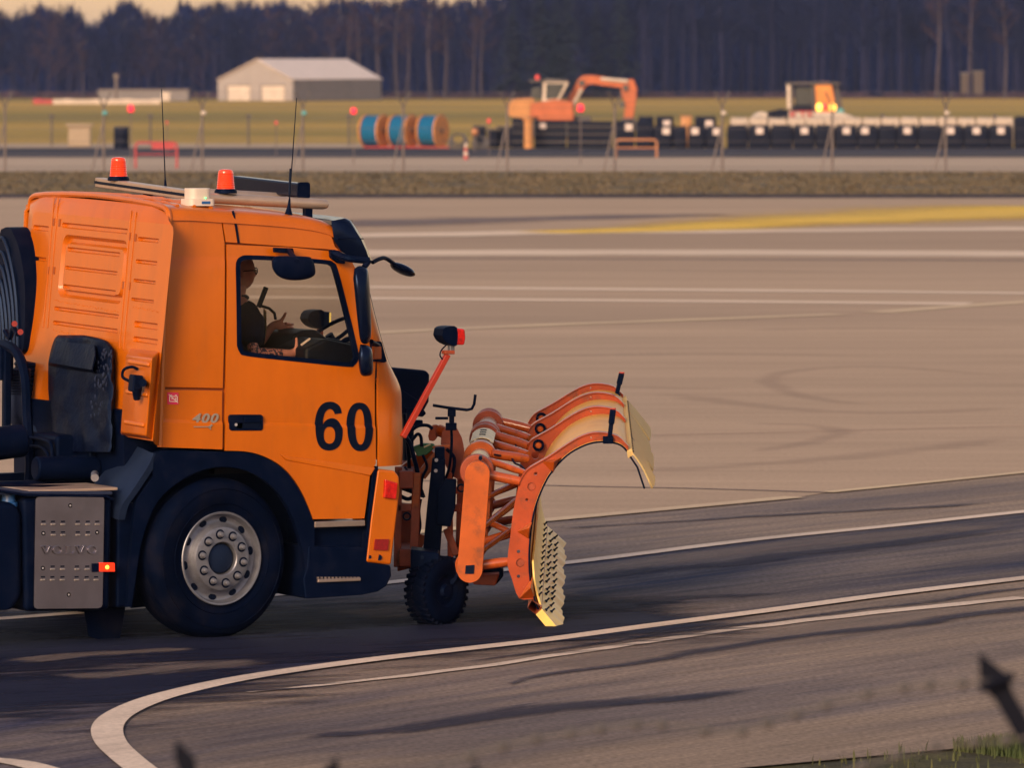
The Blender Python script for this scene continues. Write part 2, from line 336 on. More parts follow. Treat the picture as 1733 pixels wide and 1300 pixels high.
GM['yellow'] = groundmat('yellow_marking', (.74, .47, .05), (.58, .40, .15), .12, 0, (3, 1, 1), .36, .62, grain=9, gamt=.08)
GM['tar'] = groundmat('tar_sealing_band', (.070, .060, .085), (.030, .031, .060), .8, LINE, (4, 1, 1), .35, .65, grain=40, gamt=.3)

def sheetobj(name, pts, z, m):
    mb = MB(); P = [Vector((p[0], p[1], z)) for p in pts]
    mb.add(P, [tuple(t) for t in tessellate_polygon([P])]); return struct(mb.build(name, m))
def ribbon(name, pix, width, z, m, k=8, wob=.0, parent=None):
    P = spline([G(x, y, 0) for x, y in pix], k); rows = []
    for i, p in enumerate(P):
        t = (P[min(i+1, len(P)-1)]-P[max(i-1, 0)]); nrm = Vector((-t.y, t.x, 0)).normalized()
        wd = width[0]+(width[1]-width[0])*i/(len(P)-1) if isinstance(width, tuple) else width
        e1 = wob*noise.noise(p*1.7); e2 = wob*noise.noise(p*1.7+Vector((9, 3, 1)))
        rows.append([Vector((*(p+nrm*(wd/2+e1)).xy, z)), Vector((*(p-nrm*(wd/2+e2)).xy, z))])
    mb = MB(); mb.grid(rows); o = mb.build(name, m, parent)
    if parent is None: struct(o)
    return o

def softmat(name, base, dark, scale=.9, rot=LINE, cover=.85):
    m = groundmat(name, base, dark, scale, rot, (4, 1, 1), .35, .65, grain=40, gamt=.3)
    t = m.node_tree; N = t.nodes; L = t.links; b = N['Principled BSDF']; at = N.new('ShaderNodeAttribute'); at.attribute_name = 'edge'
    tc = N.new('ShaderNodeTexCoord'); mp = N.new('ShaderNodeMapping'); mp.vector_type = 'TEXTURE'; mp.inputs['Rotation'].default_value = (0, 0, rot); mp.inputs['Scale'].default_value = (2.2, .30, 1); L.new(tc.outputs['Object'], mp.inputs[0])
    nz = N.new('ShaderNodeTexNoise'); nz.inputs['Scale'].default_value = 1.6; nz.inputs['Detail'].default_value = 7; nz.inputs['Roughness'].default_value = .7; L.new(mp.outputs[0], nz.inputs[0])
    nr = N.new('ShaderNodeMapRange'); nr.inputs[1].default_value = .3; nr.inputs[2].default_value = .7; nr.inputs[3].default_value = -.5; nr.inputs[4].default_value = .5; L.new(nz.outputs[0], nr.inputs[0])
    ad = N.new('ShaderNodeMath'); ad.operation = 'ADD'; L.new(at.outputs['Fac'], ad.inputs[0]); L.new(nr.outputs[0], ad.inputs[1])
    mr = N.new('ShaderNodeMapRange'); mr.inputs[1].default_value = .12; mr.inputs[2].default_value = .85; mr.inputs[3].default_value = 0; mr.inputs[4].default_value = cover; mr.interpolation_type = 'SMOOTHSTEP'; L.new(ad.outputs[0], mr.inputs[0])
    L.new(mr.outputs[0], b.inputs['Alpha']); return m
def soft(name, pix, width, z, m, wob=.1, k=10, nc=9):
    P = spline([G(x, y, 0) for x, y in pix], k); rows = []; ed_ = []; n = len(P)
    for i, p in enumerate(P):
        t = (P[min(i+1, n-1)]-P[max(i-1, 0)]); nrm = Vector((-t.y, t.x, 0)).normalized(); s = i/(n-1)
        wd = width[0]+(width[1]-width[0])*s if isinstance(width, tuple) else width
        e1 = wob*noise.noise(p*.9); fade = min(1, s/.12, (1-s)/.12)
        rows.append([Vector((*(p+nrm*(wd*(j/(nc-1)-.5)*1.5+e1)).xy, z)) for j in range(nc)]); ed_ += [(1-abs(2*j/(nc-1)-1))*fade for j in range(nc)]
    mb = MB(); mb.grid(rows); me = bpy.data.meshes.new(name); me.from_pydata(mb.v, [], mb.f); at = me.attributes.new('edge', 'FLOAT', 'POINT')
    at.data.foreach_set('value', ed_); me.materials.append(m); o = bpy.data.objects.new(name, me); col.objects.link(o); return struct(o)
GM['tars'] = softmat('tar_stain', (.060, .052, .075), (.022, .024, .050), cover=.72)
GM['rub'] = softmat('rubber_stain', (.013, .016, .042), (.004, .007, .028), rot=TH, cover=1.0)  # dark blue colour painted in for the shade around the truck
GM['yellows'] = softmat('worn_yellow_marking', (.86, .56, .07), (.70, .46, .12), .12, 0, .92)
GM['light'] = softmat('pale_scuffed_tarmac', (.30, .23, .20), (.22, .17, .16), cover=.42)
# ---------------------------------------------------------------- ground, apron, lane, markings
sheetobj('ground', [(-3000, -200), (3000, -200), (3000, 5000), (-3000, 5000)], -.03, GM['field'])
GM['soil'] = groundmat('damp_turf_soil', (.085, .075, .035), (.045, .042, .030), 3.0, 0, (1, 1, 1), .35, .65, grain=40, gamt=.4, rough=.95)
sheetobj('near_verge', [(-60, -20), (60, -20), (60, 60), (20, 60), (-60, 20)], -.012, GM['soil'])
eA, eB = G(1290, 1297), G(1733, 1257); ed = (eB-eA)
asph = sheetobj('tarmac', [eA-ed*30, eB+ed*60, (200, 181), (-200, 181), (-200, 0)], 0, GM['asphalt'])
con = [G(-900, 955), G(300, 935), G(915, 883), G(1345, 843), G(1400, 835), G(1733, 801), G(2600, 700), (150, 180.8), (-150, 180.8)]
sheetobj('concrete_apron', con, .004, GM['concrete'])
L1 = [(-500, 1085), (0, 1050), (250, 1030), (480, 1008), (690, 985), (960, 955), (1150, 931), (1300, 913), (1500, 893), (1733, 868), (2000, 841)]
L2 = [(2000, 950), (1733, 981), (1500, 1009), (1300, 1036), (1100, 1062), (930, 1085), (800, 1100), (650, 1117), (500, 1137), (400, 1153), (320, 1170), (255, 1188), (205, 1210), (182, 1232), (186, 1258), (212, 1285), (250, 1315), (310, 1360), (400, 1420)]
lane = [G(*p) for p in L1[::-1]]+[G(-500, 1400), G(400, 1440)]+[G(x, y+1) for x, y in L2[::-1]]
sheetobj('taxi_lane', lane, .004, GM['lane'])
ribbon('lane_marking', L1, .17, .012, GM['white'])
ribbon('lane_marking', L2, .18, .0125, GM['white'])
ribbon('seam', [(1733, 1013), (1500, 1037), (1300, 1060), (1100, 1088), (950, 1110), (800, 1132), (560, 1160), (420, 1174)], (.17, .07), .008, GM['white'], wob=.04)
soft('tar_band', [(1850, 1020), (1733, 1031), (1550, 1056), (1300, 1088), (1100, 1118), (900, 1150), (860, 1165)], (.34, .05), .007, GM['tars'], wob=.12)
soft('tar_band', [(1850, 982), (1733, 998), (1500, 1027), (1300, 1053), (1100, 1078), (900, 1107), (700, 1127)], (.16, .05), .006, GM['tars'], wob=.09)
soft('tar_band', [(1300, 1165), (1050, 1190), (860, 1212), (760, 1225), (640, 1243), (500, 1251)], (.5, .25), .006, GM['tars'], wob=.22)
soft('tar_band', [(940, 897), (1050, 890), (1200, 880), (1420, 868), (1733, 850)], (.10, .20), .008, GM['tars'], wob=.08)
soft('tar_band', [(760, 1045), (930, 1035), (1050, 1023), (1180, 1013), (1330, 1002)], (1.0, .12), .008, GM['tars'], wob=.25)
soft('tar_band', [(960, 985), (1100, 968), (1250, 952), (1430, 930), (1733, 897)], (.45, .30), .0085, GM['tars'], wob=.25)
soft('rubber_track', [(-400, 1118), (0, 1104), (300, 1094), (600, 1084), (900, 1066), (1060, 1050), (1200, 1038)], (4.2, 1.6), .0095, GM['rub'], wob=.3)  # bands of painted shade under and beside the truck
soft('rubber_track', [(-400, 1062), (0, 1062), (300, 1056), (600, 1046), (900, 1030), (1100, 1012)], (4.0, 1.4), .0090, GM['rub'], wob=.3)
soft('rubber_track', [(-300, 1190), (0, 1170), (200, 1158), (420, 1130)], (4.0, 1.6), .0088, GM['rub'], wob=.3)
soft('scuffed_patch', [(560, 1042), (680, 1036), (830, 1020), (960, 1000)], (.9, .5), .0102, GM['light'], wob=.2)
soft('scuffed_patch', [(0, 1122), (120, 1112), (240, 1106), (330, 1100)], (.35, .2), .0103, GM['light'], wob=.1)
soft('scuffed_patch', [(940, 1135), (1150, 1100), (1400, 1065), (1733, 1022)], (.8, .9), .0060, GM['light'], wob=.15)
soft('scuffed_patch', [(940, 975), (1150, 948), (1400, 918), (1733, 885)], (.5, .6), .0082, GM['light'], wob=.15)
soft('scuffed_patch', [(100, 1150), (260, 1138), (420, 1118)], (.4, .3), .0104, GM['light'], wob=.15)
ribbon('lane_marking', [(-80, 1285), (0, 1291), (50, 1299), (120, 1320)], .17, .012, GM['white'])
ribbon('slab_joint', [(640, 812), (920, 823), (1160, 828), (1400, 835)], .06, .008, GM['tar'])
ribbon('apron_edge_marking', [(500, 922), (915, 883), (1130, 863), (1345, 843)], .22, .011, GM['cream'])
ribbon('apron_edge_marking', [(1400, 835), (1560, 819), (1733, 801), (1900, 783)], .14, .011, GM['cream'])
ribbon('apron_marking', [(-100, 590), (300, 580), (640, 564), (900, 552), (1150, 543), (1420, 533)], .50, .011, GM['cream'])
ribbon('apron_marking', [(1480, 530), (1600, 521), (1733, 512), (1900, 502)], .55, .011, GM['cream'])
ribbon('apron_marking', [(-200, 480), (630, 487), (1100, 491), (1733, 497), (1900, 499)], 1.1, .011, GM['whitefar'])
ribbon('apron_marking', [(-200, 498), (630, 506), (1100, 510), (1640, 515)], 1.0, .011, GM['whitefar'])
ribbon('apron_marking', [(-200, 430), (620, 429), (1100, 428), (1733, 430), (1900, 430)], 3.6, .011, GM['whitefar'], wob=.5)
ribbon('apron_marking', [(-200, 404), (600, 399), (1000, 393), (1733, 388), (1900, 387)], 3.0, .0115, GM['whitefar'], wob=.6)
soft('yellow_guide_line', [(880, 395), (1050, 391), (1200, 384), (1330, 374)], (2.0, 5.0), .0130, GM['yellows'], wob=.5)
soft('yellow_guide_line', [(1250, 380), (1420, 372), (1560, 366), (1733, 358), (2000, 348)], (5.0, 11.0), .0135, GM['yellows'], wob=.9)
ribbon('slab_joint', [(-200, 441), (700, 438), (1733, 441)], .4, .0075, GM['tar'])
soft('tar_stain', [(480, 384), (760, 374), (980, 369), (1250, 362)], (5.5, 2.5), .0075, softmat('dark_stain', (.22, .17, .17), (.16, .125, .135), .1, 0, .8), wob=.9)
ribbon('slab_joint', [(1100, 738), (1400, 731), (1733, 722)], .035, .0075, groundmat('rust_stain', (.34, .20, .16), (.28, .17, .14), .3, 0, (4,1,1), .35, .65))
skid = softmat('faint_tyre_skid', (.33, .235, .20), (.27, .195, .175), .5, 0, .15)
soft('skid_mark', [(1733, 640), (1500, 622), (1350, 628), (1300, 645), (1360, 672), (1500, 690)], .30, .0070, skid, wob=.06)
soft('skid_mark', [(1250, 770), (1360, 752), (1420, 735), (1380, 722), (1240, 716)], .30, .0071, skid, wob=.06)
for pts in ([(1733, 690), (1500, 700), (1300, 690), (1100, 664)], [(700, 610), (900, 604), (1200, 600), (1500, 604)], [(1000, 800), (1250, 790), (1500, 768), (1733, 740)], [(700, 660), (950, 655), (1250, 660)], [(1250, 560), (1450, 556), (1733, 560)], [(640, 460), (1000, 457), (1500, 462)]):
    soft('tyre_mark', pts, .5, .0073+.0001*rnd.random(), skid, wob=.1)
# far strips: verge, service road, dark strip
def strip(name, y0, y1, z, m, x0=-110, x1=110):
    Y0 = FP*(H-z)/(y0-HY); Y1 = FP*(H-z)/(y1-HY); return sheetobj(name, [(x0, Y1), (x1, Y1), (x1, Y0), (x0, Y0)], z, m)
strip('verge', 334.5, 290, -.005, GM['drygrass'])
strip('service_road', 290, 266, .01, GM['roadcon'])
strip('dark_tarmac_strip', 265.5, 251, .012, GM['dark'])  # dark blue-grey band of ground beyond the road
strip('gravel_path', 250, 243, .008, GM['roadcon'], -110, -4)
# kerb along the verge
ribk = MB(); Yk = FP*H/(334-HY); ribk.box((0, Yk, .03), (220, .5, .12)); struct(ribk.build('kerb', GM['dark'], bevel=.02))

# ---------------------------------------------------------------- grass: verge tufts, near corner
def grassmat(name, a, b):
    m = mat(name, a, .8, c2=b, vscale=.9); return m
def blades(name, spots, hmin, hmax, wd, m, label, lean=.35):
    mb = MB()
    for x, y, z in spots:
        h = rnd.uniform(hmin, hmax); a = rnd.uniform(0, 2*pi); d = Vector((cos(a), sin(a), 0)); s = Vector((-d.y, d.x, 0))*wd*rnd.uniform(.6, 1.3)
        l = d*h*rnd.uniform(0, lean); p = Vector((x, y, z))
        mb.v += [p-s/2, p+s/2, p+l*.45+s*.3+Vector((0,0,h*.62)), p+l*.45-s*.3+Vector((0,0,h*.62)), p+l*1.2+Vector((0,0,h))]
        k = len(mb.v)-5; mb.f += [(k, k+1, k+2, k+3), (k+3, k+2, k+4)]
    me = bpy.data.meshes.new(name); me.from_pydata(mb.v, [], mb.f); me.materials.append(m)
    o = bpy.data.objects.new(name, me); col.objects.link(o); return tag(o, label, 'grass', kind='stuff')
sp = []
while len(sp) < 20000:
    t = rnd.uniform(.1, 2.2) if rnd.random() < .02 else rnd.uniform(.72, 2.2); dn = rnd.expovariate(1.5); p = eA+ed*t+Vector((ed.y, -ed.x, 0)).normalized()*(dn-.02+.05*noise.noise(Vector((t*30, 0, 0)))); sp.append((p.x, p.y, -.014))
blades('corner_grass', sp, .02, .09, .012, grassmat('green_corner_grass', (.040, .062, .016), (.10, .09, .032)), 'short green grass growing along the tarmac edge in the corner')
sp = []
Y0, Y1 = FP*H/(333-HY), FP*H/(291-HY)
while len(sp) < 22000:
    y = rnd.uniform(Y0, Y1); x = rnd.uniform(-.083, .083)*y
    if noise.noise(Vector((x*.35, y*.12, 0)))+rnd.uniform(-.5, .5) > -.05: sp.append((x, y, -.01))
blades('verge_grass', sp, .015, .075, .18, grassmat('dry_verge_grass', (.16, .112, .065), (.07, .065, .045)), 'dry rough grass on the verge between apron and road', .6)
# ---------------------------------------------------------------- the truck
truck = empty('snow_plough_truck', 'orange airport truck cab numbered 60 with beacons on its roof', 'truck', (OX, OY, 0), TH)
ROLL = .016
ZV = Vector((0, 1, 0))
def sidewarp(p):
    v = p.y; d = 0.0
    if p.z > 1.75: d += .055*((p.z-1.75)/1.1)**2
    if p.z < 1.0: d += .02*((1.0-p.z)/.5)**2
    if p.x > .95: d += .05*((p.x-.95)/.35)**2
    crease = 1.42-.052*(p.x+.35)      # shoulder line below the window
    k = max(0.0, min(1.0, (p.z-crease)/.02)); d += .016*k
    k2 = max(0.0, min(1.0, (p.z-2.46)/.015)); d += .006*k2
    return Vector((p.x, p.y+d, p.z+ROLL*p.y))
cutset = [(Vector((x, 0, 0)), Vector((1, 0, 0))) for x in [-.5+.1*i for i in range(22)]]+[(Vector((0, 0, z)), Vector((0, 0, 1))) for z in [.7+.1*i for i in range(23)]]
def crz(off): return (Vector((-.35, 0, 1.42+off)), Vector((.052, 0, 1)))
cutset += [crz(0), crz(.02), (Vector((0, 0, 2.46)), Vector((0, 0, 1))), (Vector((0, 0, 2.475)), Vector((0, 0, 1)))]
def panel(name, pix, parent, m=None, v0=0.0, th=.03, holes=(), bevel=.006, cuts=True, warp=True):
    mb = MB(); mb.prism([T(x, y, v0) for x, y in pix], (0, th, 0), [[T(x, y, v0) for x, y in h] for h in holes])
    return mb.build(name, m or M['paint'], parent, bevel=bevel, cuts=cutset if cuts else None, warp=sidewarp if warp else None)
def arcpix(pts, k=5): return [(p.x, p.y) for p in spline([Vector((x, y, 0)) for x, y in pts], k)]

# cab sides
ARCH = arcpix([(381, 763), (412, 764), (440, 770), (470, 785), (492, 805), (510, 832), (522, 858), (530, 879)], 3)
panel('quarter_panel', [(290, 360), (381, 368), (386, 412), (379, 658), (277, 656)], truck)
panel('quarter_panel', [(276.5, 660), (377.5, 662), (376, 761), (272, 757)], truck)
panel('cant_rail', [(383, 372), (490, 379), (556, 391), (566, 398), (572, 418), (584, 429), (560, 422), (388, 410)], truck)
WIN = arcpix([(403.5, 455), (405, 443), (413, 435), (428, 433), (490, 436), (555, 441), (567, 445), (574, 456), (590, 522), (606, 592), (607, 608), (600, 618), (588, 620), (500, 611), (420, 602), (408, 596), (403.5, 585)], 3)
door = panel('door', [(389, 414), (500, 419), (560, 425), (584, 432), (598, 441), (607, 458), (622, 528), (639, 606), (637, 640), (637, 785), (627, 800), (617, 878)]+ARCH[::-1], truck, holes=[WIN])
def ringpix(pix, d):
    c = Vector((sum(p[0] for p in pix)/len(pix), sum(p[1] for p in pix)/len(pix)))
    n = len(pix); out = []
    for i in range(n):
        a, b = Vector(pix[i-1]), Vector(pix[(i+1) % n]); t = (b-a).normalized(); nn = Vector((t.y, -t.x))
        if (Vector(pix[i])-c).dot(nn) < 0: nn = -nn
        q = Vector(pix[i])+nn*d; out.append((q.x, q.y))
    return out
mb = MB(); mb.prism([T(x, y, -.004) for x, y in ringpix(WIN, 1.0)], (0, .03, 0), [[T(x, y, -.004) for x, y in ringpix(WIN, -6.5)]])
mb.build('window_seal', M['black'], door, bevel=.004, warp=sidewarp)
mb = MB(); mb.prism([T(x, y, .018) for x, y in ringpix(WIN, -3)], (0, .004, 0)); mb.build('window_pane', M['glass'], door, cuts=cutset, warp=sidewarp)
# black drip strip at the roof side and seams seen as gaps: dark liner just behind the outer panels
mb = MB(); mb.prism([T(x, y, .033) for x, y in [(291, 362), (381, 366), (560, 384), (585, 432), (634, 610), (630, 785), (612, 872), (534, 872)]+[(x+4, y-4) for x, y in ARCH[::-1]]+[(275, 752)]], (0, .02, 0), [[T(x, y, .033) for x, y in ringpix(WIN, 4)]])
mb.build('inner_liner', M['paint_in'], truck, warp=sidewarp)
mb = MB(); mb.tube([sidewarp(T(x, y, -.004)) for x, y in [(401, 357), (404, 372), (407, 395), (409, 412)]], .008, 6); mb.build('drip_strip', M['black'], truck)
# waist swage at the door foot
mb = MB(); mb.prism([T(x, y, -.012) for x, y in [(473, 768), (484, 772), (637, 792), (628, 806), (484, 779)]], (0, .02, 0)); mb.build('door_swage', M['paint'], door, bevel=.008, warp=sidewarp)
# door handle
mb = MB(); mb.prism([T(x, y, -.008) for x, y in [(391, 702), (442, 702), (445, 705), (445, 726), (442, 729), (391, 729), (388, 726), (388, 705)]], (0, .03, 0), [[T(x, y, -.008) for x, y in [(411, 706), (441, 706), (441, 725), (411, 725)]]])
hd = mb.build('door_handle', M['black'], door, bevel=.004)
mb = MB(); mb.box(T(426, 715.5, .003), (.135, .012, .085)); mb.build('handle_cup', M['num'], door)
mb = MB(); mb.box(T(426, 711, -.010), (.115, .010, .035)); mb.build('grip', M['black'], door, bevel=.004)
mb = MB(); mb.cyl(T(399, 719, -.014), T(399, 719, 0), .010, n=10); mb.build('keyhole', M['rim'], door)
# far side wall, with its window
far = [(290, 369), (560, 384), (590, 432), (640, 620), (640, 785), (617, 878), (300, 878), (272, 757)]
def farp(x, y, v=2.46): q = T(x, y, 0); return Vector((q.x, v, q.z+ROLL*2.46))
mb = MB(); mb.prism([farp(x, y) for x, y in far], (0, .03, 0), [[farp(x, y) for x, y in WIN]]); mb.build('far_side_wall', M['paint'], truck, bevel=.006)
mb = MB(); mb.prism([farp(x, y, 2.452) for x, y in ringpix(WIN, 1.0)], (0, .03, 0), [[farp(x, y, 2.452) for x, y in ringpix(WIN, -4)]]); mb.build('window_seal', M['black'], truck)
mb = MB(); mb.prism([farp(x, y, 2.47) for x, y in WIN], (0, .004, 0)); mb.build('window_pane', M['glass'], truck)
# headliner / inside lining above and behind the windows is dark
# front corner, both sides, and front face
rowsN = []; rowsF = []
CR = [(790, 640, 678), (745, 641, 679), (700, 641, 679), (668, 641, 678), (650, 641, 673), (632, 642, 665), (612, 641, 656.5), (580, 634, 646), (550, 626.5, 637.5), (520, 619, 630), (485, 610, 622.5), (455, 602, 615)]
SEAMU = []
for py, ps, pe in CR:
    q = sidewarp(T(ps, py, 0)); r = (pe-ps)/141.0
    SEAMU.append((q.x, q.y, q.z, r))
    rowsN.append([Vector((q.x+r*sin(t), q.y+r*(1-cos(t)), q.z)) for t in [radians(90*i/12) for i in range(13)]])
    rowsF.append([Vector((q.x+r*sin(t), 2.49-q.y-r*(1-cos(t)), q.z+ROLL*2.49)) for t in [radians(90*i/12) for i in range(13)]])
def resamp(rows, k=4):
    cols = [spline(c, k) for c in zip(*rows)]; return [list(r) for r in zip(*cols)]
mb = MB(); mb.grid(resamp(rowsN)); mb.build('corner_panel', M['paint'], truck, thick=.02)
mb = MB(); mb.grid(resamp(rowsF)); mb.build('corner_panel', M['paint'], truck, thick=.02)
nb = 4
mb = MB(); mb.grid([[rowsN[i][-1], (rowsN[i][-1]+rowsF[i][-1])/2+Vector((.03, 0, 0)), rowsF[i][-1]] for i in range(nb+1)]); mb.build('front_panel', M['paint'], truck, thick=.03)
mb = MB(); mb.grid([[rowsN[i][-1]+Vector((.002, 0, 0)), (rowsN[i][-1]+rowsF[i][-1])/2+Vector((.06, 0, 0)), rowsF[i][-1]+Vector((.002, 0, 0))] for i in range(nb, len(CR))]); mb.build('windscreen', M['glass'], truck)
mb = MB(); mb.tube([r[-2]+Vector((.004, -.004, 0)) for r in resamp(rowsN)[14:]], .012, 6); mb.build('windscreen_trim', M['black'], truck)
mb = MB()
for i in range(6):
    a = rowsN[0][-1]; mb.box((a.x+.05, 1.25, a.z+.08+i*.075), (.03, 1.7, .035))
mb.build('grille', M['black'], truck, bevel=.008)

# roof
edge = [(292, 354), (330, 354.5), (381, 358), (430, 361), (490, 366), (530, 371), (560, 378), (572, 385)]
rows = []
for x, y in [(p.x, p.y) for p in spline([Vector((a, b, 0)) for a, b in edge], 3)]:
    q = T(x, y, 0); d = .055; rr = []
    for v, dz in [(0, -.075), (.004, -.05), (.014, -.026), (.032, -.009), (.065, .002), (.11, .010), (.3, .024), (.6, .036), (1.0, .044), (1.25, .046)]:
        rr.append((v+d, dz))
    full = rr+[(2.49-v, dz) for v, dz in reversed(rr[:-1])]
    rows.append([Vector((q.x, v, q.z+dz+ROLL*v)) for v, dz in full])
mb = MB(); mb.grid(rows); roof = mb.build('roof', M['paint'], truck, thick=.012)
uR = rows[0][0].x; wR = rows[0][4].z
def roofw(u, v):
    best = min(rows, key=lambda r: abs(r[0].x-u)); c = min(best, key=lambda p: abs(p.y-v)); return c.z
# roof beads running across
for du in (.10, .22, .34):
    mb = MB(); mb.tube([Vector((uR+du, v, roofw(uR+du, v)+.006)) for v in [.15+.1*i for i in range(23)]], .014, 6); mb.build('roof_bead', M['paint'], roof)
# sun visor
vis = [(566, 374), (588, 370), (597, 374), (607, 388), (617, 404), (628, 428), (633, 443), (620, 446), (600, 436), (582, 425), (571, 408)]
def visor_loop(v, sh=0): return [T(x, y, 0)+Vector((sh, v, ROLL*v)) for x, y in vis]
mb = MB(); vr = [[(p.lerp(sum(visor_loop(.02), Vector())/len(vis), .25)) for p in visor_loop(.02)]]+[visor_loop(v, s) for v, s in [(.045, -.005), (.10, .03), (.25, .07), (.6, .11), (1.245, .13), (1.89, .11), (2.24, .07), (2.39, .03), (2.445, -.005)]]
mb.grid(vr, True); mb.f += [tuple(range(len(vis)-1, -1, -1)), tuple(len(mb.v)-len(vis)+i for i in range(len(vis)))]
visor = mb.build('sun_visor', M['blackg'], truck, ang=55)
mb = MB(); mb.tube([p+Vector((0, -.004, 0)) for p in [T(570, 404, .02), T(590, 403, .02), T(614, 404, .03)]], .004, 5); mb.build('visor_seam', M['black'], visor)

# rear wall of the cab: pressed panel with beads, flange and chamfered edge
bT, bB = T(291, 362, 0), T(272, 757, 0)
def beadu(z): return bB.x+(bT.x-bB.x)*(z-bB.z)/(bT.z-bB.z)
pA, pB = T(231, 361, .5), T(215, 522, .5)
tilt = Vector((pA.x-pB.x, 0, pA.z-pB.z)).normalized()
lat = Vector((0, cos(ROLL), sin(ROLL)))
rn = tilt.cross(lat).normalized()
if rn.x > 0: rn = -rn
def RP(px, py):
    q = TPl(px, py, pB, rn)-pB; return (q.dot(lat), q.dot(tilt))
FR = (pB, lat, tilt, rn)
def rect(x0, y0, x1, y1): a = RP(x0, y0); b = RP(x1, y1); return (a[0], a[1], b[0], b[1])
def slot(x0, y0, x1, y1, d=.024): return (rect(x0, y0, x1, y1), .02, d, .008, [])
outerR = [RP(*p) for p in [(277, 376), (272, 470), (268, 520), (264, 590)]]
aN = [RP(277, 376)[0], RP(270, 520)[0]]
top = RP(277, 377); bN = RP(258, 744); 
oa = min(top[0], bN[0])+.01
a_far = top[0]+2.22
bt = top[1]; bb = bN[1]
outer = [(oa, bb), (a_far, bb), (a_far, bt-.05), (a_far-.012, bt-.018), (a_far-.05, bt), (oa+.05, bt), (oa+.012, bt-.018), (oa, bt-.05)]
sub = [slot(113, 422, 202, 436, .022), slot(108.5, 453.5, 197, 467, .022), slot(105, 485, 194, 501, .022)]
big = (rect(107, 401, 206, 516), .07, .030, .03, [])
holes = [slot(105, 381, 216, 397), slot(91, 523, 200, 540), slot(89, 547, 198, 565),
         slot(234, 400, 269, 410), slot(230, 438, 266, 448), slot(226, 471, 263, 480), slot(222, 503, 260, 512),
         slot(227, 542, 266, 557), slot(225, 568, 266, 582), slot(56, 387, 82, 398), slot(52, 440, 77, 449)]
r0 = big[0]; x0, x1 = sorted((r0[0], r0[2])); y0, y1 = sorted((r0[1], r0[3]))
sb = [((s[0]), s[1], s[2], s[3], s[4]) for s in sub]
holes.append(((x0, y0, x1, y1), .075, .034, .022, [((x0+.045, y0+.045, x1-.045, y1-.045), .06, -.030, .016, sb)]))
mb = MB(); sheet(mb, FR, outer, holes)
rear = mb.build('rear_wall', M['paint'], truck, ang=30, weld=True)
# chamfer from pressed panel to the flange all round, then the flange bead
def bp(v, z): return Vector((beadu(z)-.0, v, z+ROLL*v))
inn = [FR[0]+lat*a+tilt*b for a, b in [(oa, bb), (oa, bt-.05), (oa+.012, bt-.018), (oa+.05, bt), (a_far-.05, bt), (a_far-.012, bt-.018), (a_far, bt-.05), (a_far, bb)]]
zt = bT.z-.0
def rp0(v): q = min(rows[0], key=lambda p: abs(p.y-v)); return Vector((uR-.004, v, q.z-.006))
out_ = [bp(.016, bB.z), bp(.055, rows[0][0].z-.05), rp0(.069), rp0(.35), rp0(2.14), rp0(2.42), bp(2.44, rows[0][0].z-.05), bp(2.475, bB.z)]
mb = MB(); mb.grid([inn, [p.lerp(q, .55)+Vector((-.012, 0, 0)) for p, q in zip(inn, out_)], out_]); mb.build('rear_chamfer', M['paint'], rear, ang=50)
bl = [bp(.014, bB.z+(rows[0][0].z-.03-bB.z)*i/10)+Vector((0, .041*i/10, 0)) for i in range(11)]+[Vector((uR, p.y, p.z)) for p in rows[0]]+[bp(2.475-.004*(10-i), bB.z+(rows[0][0].z-.03-bB.z)*i/10) for i in range(10, -1, -1)]
mb = MB(); mb.tube(bl, .020, 8); mb.build('flange_bead', M['paint'], rear)
# dark inner back wall behind the pressed panel so no light leaks through
mb = MB(); mb.prism([bp(.13, bB.z)+Vector((.05, 0, 0)), bp(.13, zt-.09)+Vector((.05, 0, 0)), bp(2.36, zt-.09)+Vector((.05, 0, 0)), bp(2.36, bB.z)+Vector((.05, 0, 0))], (.02, 0, 0)); mb.build('cab_back_lining', M['dash'], truck)
# raised seam strips and rivets on the rear wall
for xt, yt, xb, yb in [(92, 338, 72, 560), (99, 339, 79, 560), (223, 356, 201, 590), (231, 358, 208, 592)]:
    a, b = RP(xt, yt), RP(xb, yb); mb = MB(); mb.bar(FR[0]+lat*a[0]+tilt*a[1]+rn*.002, FR[0]+lat*b[0]+tilt*b[1]+rn*.002, .012, .006, rn); mb.build('seam_strip', M['paint'], rear, bevel=.002)
mb = MB()
for (xa, ya, xb, yb, n) in [(92, 513, 199, 529, 34), (90, 564, 197, 580, 26), (200, 590, 200, 740, 14), (217, 600, 210, 735, 10), (226, 520, 268, 526, 12)]:
    for i in range(n):
        q = RP(xa+(xb-xa)*i/(n-1)+rnd.uniform(-1, 1), ya+(yb-ya)*i/(n-1)+rnd.uniform(-1.5, 1.5)); c = FR[0]+lat*q[0]+tilt*q[1]
        mb.ball(c, .0045, 3)
mb.build('rivets', M['paint'], rear)['kind'] = 'stuff'
for x, y in [(91, 381), (101, 382), (220, 400), (230, 402), (81, 463), (91, 463), (209, 483), (219, 484)]:
    q = RP(x, y); mb = MB(); mb.box((0, 0, 0), (.008, .03, .05), Matrix((rn, lat, tilt)).transposed()); o = mb.build('rear_clip', M['paint_in'], rear, loc=FR[0]+lat*q[0]+tilt*q[1])
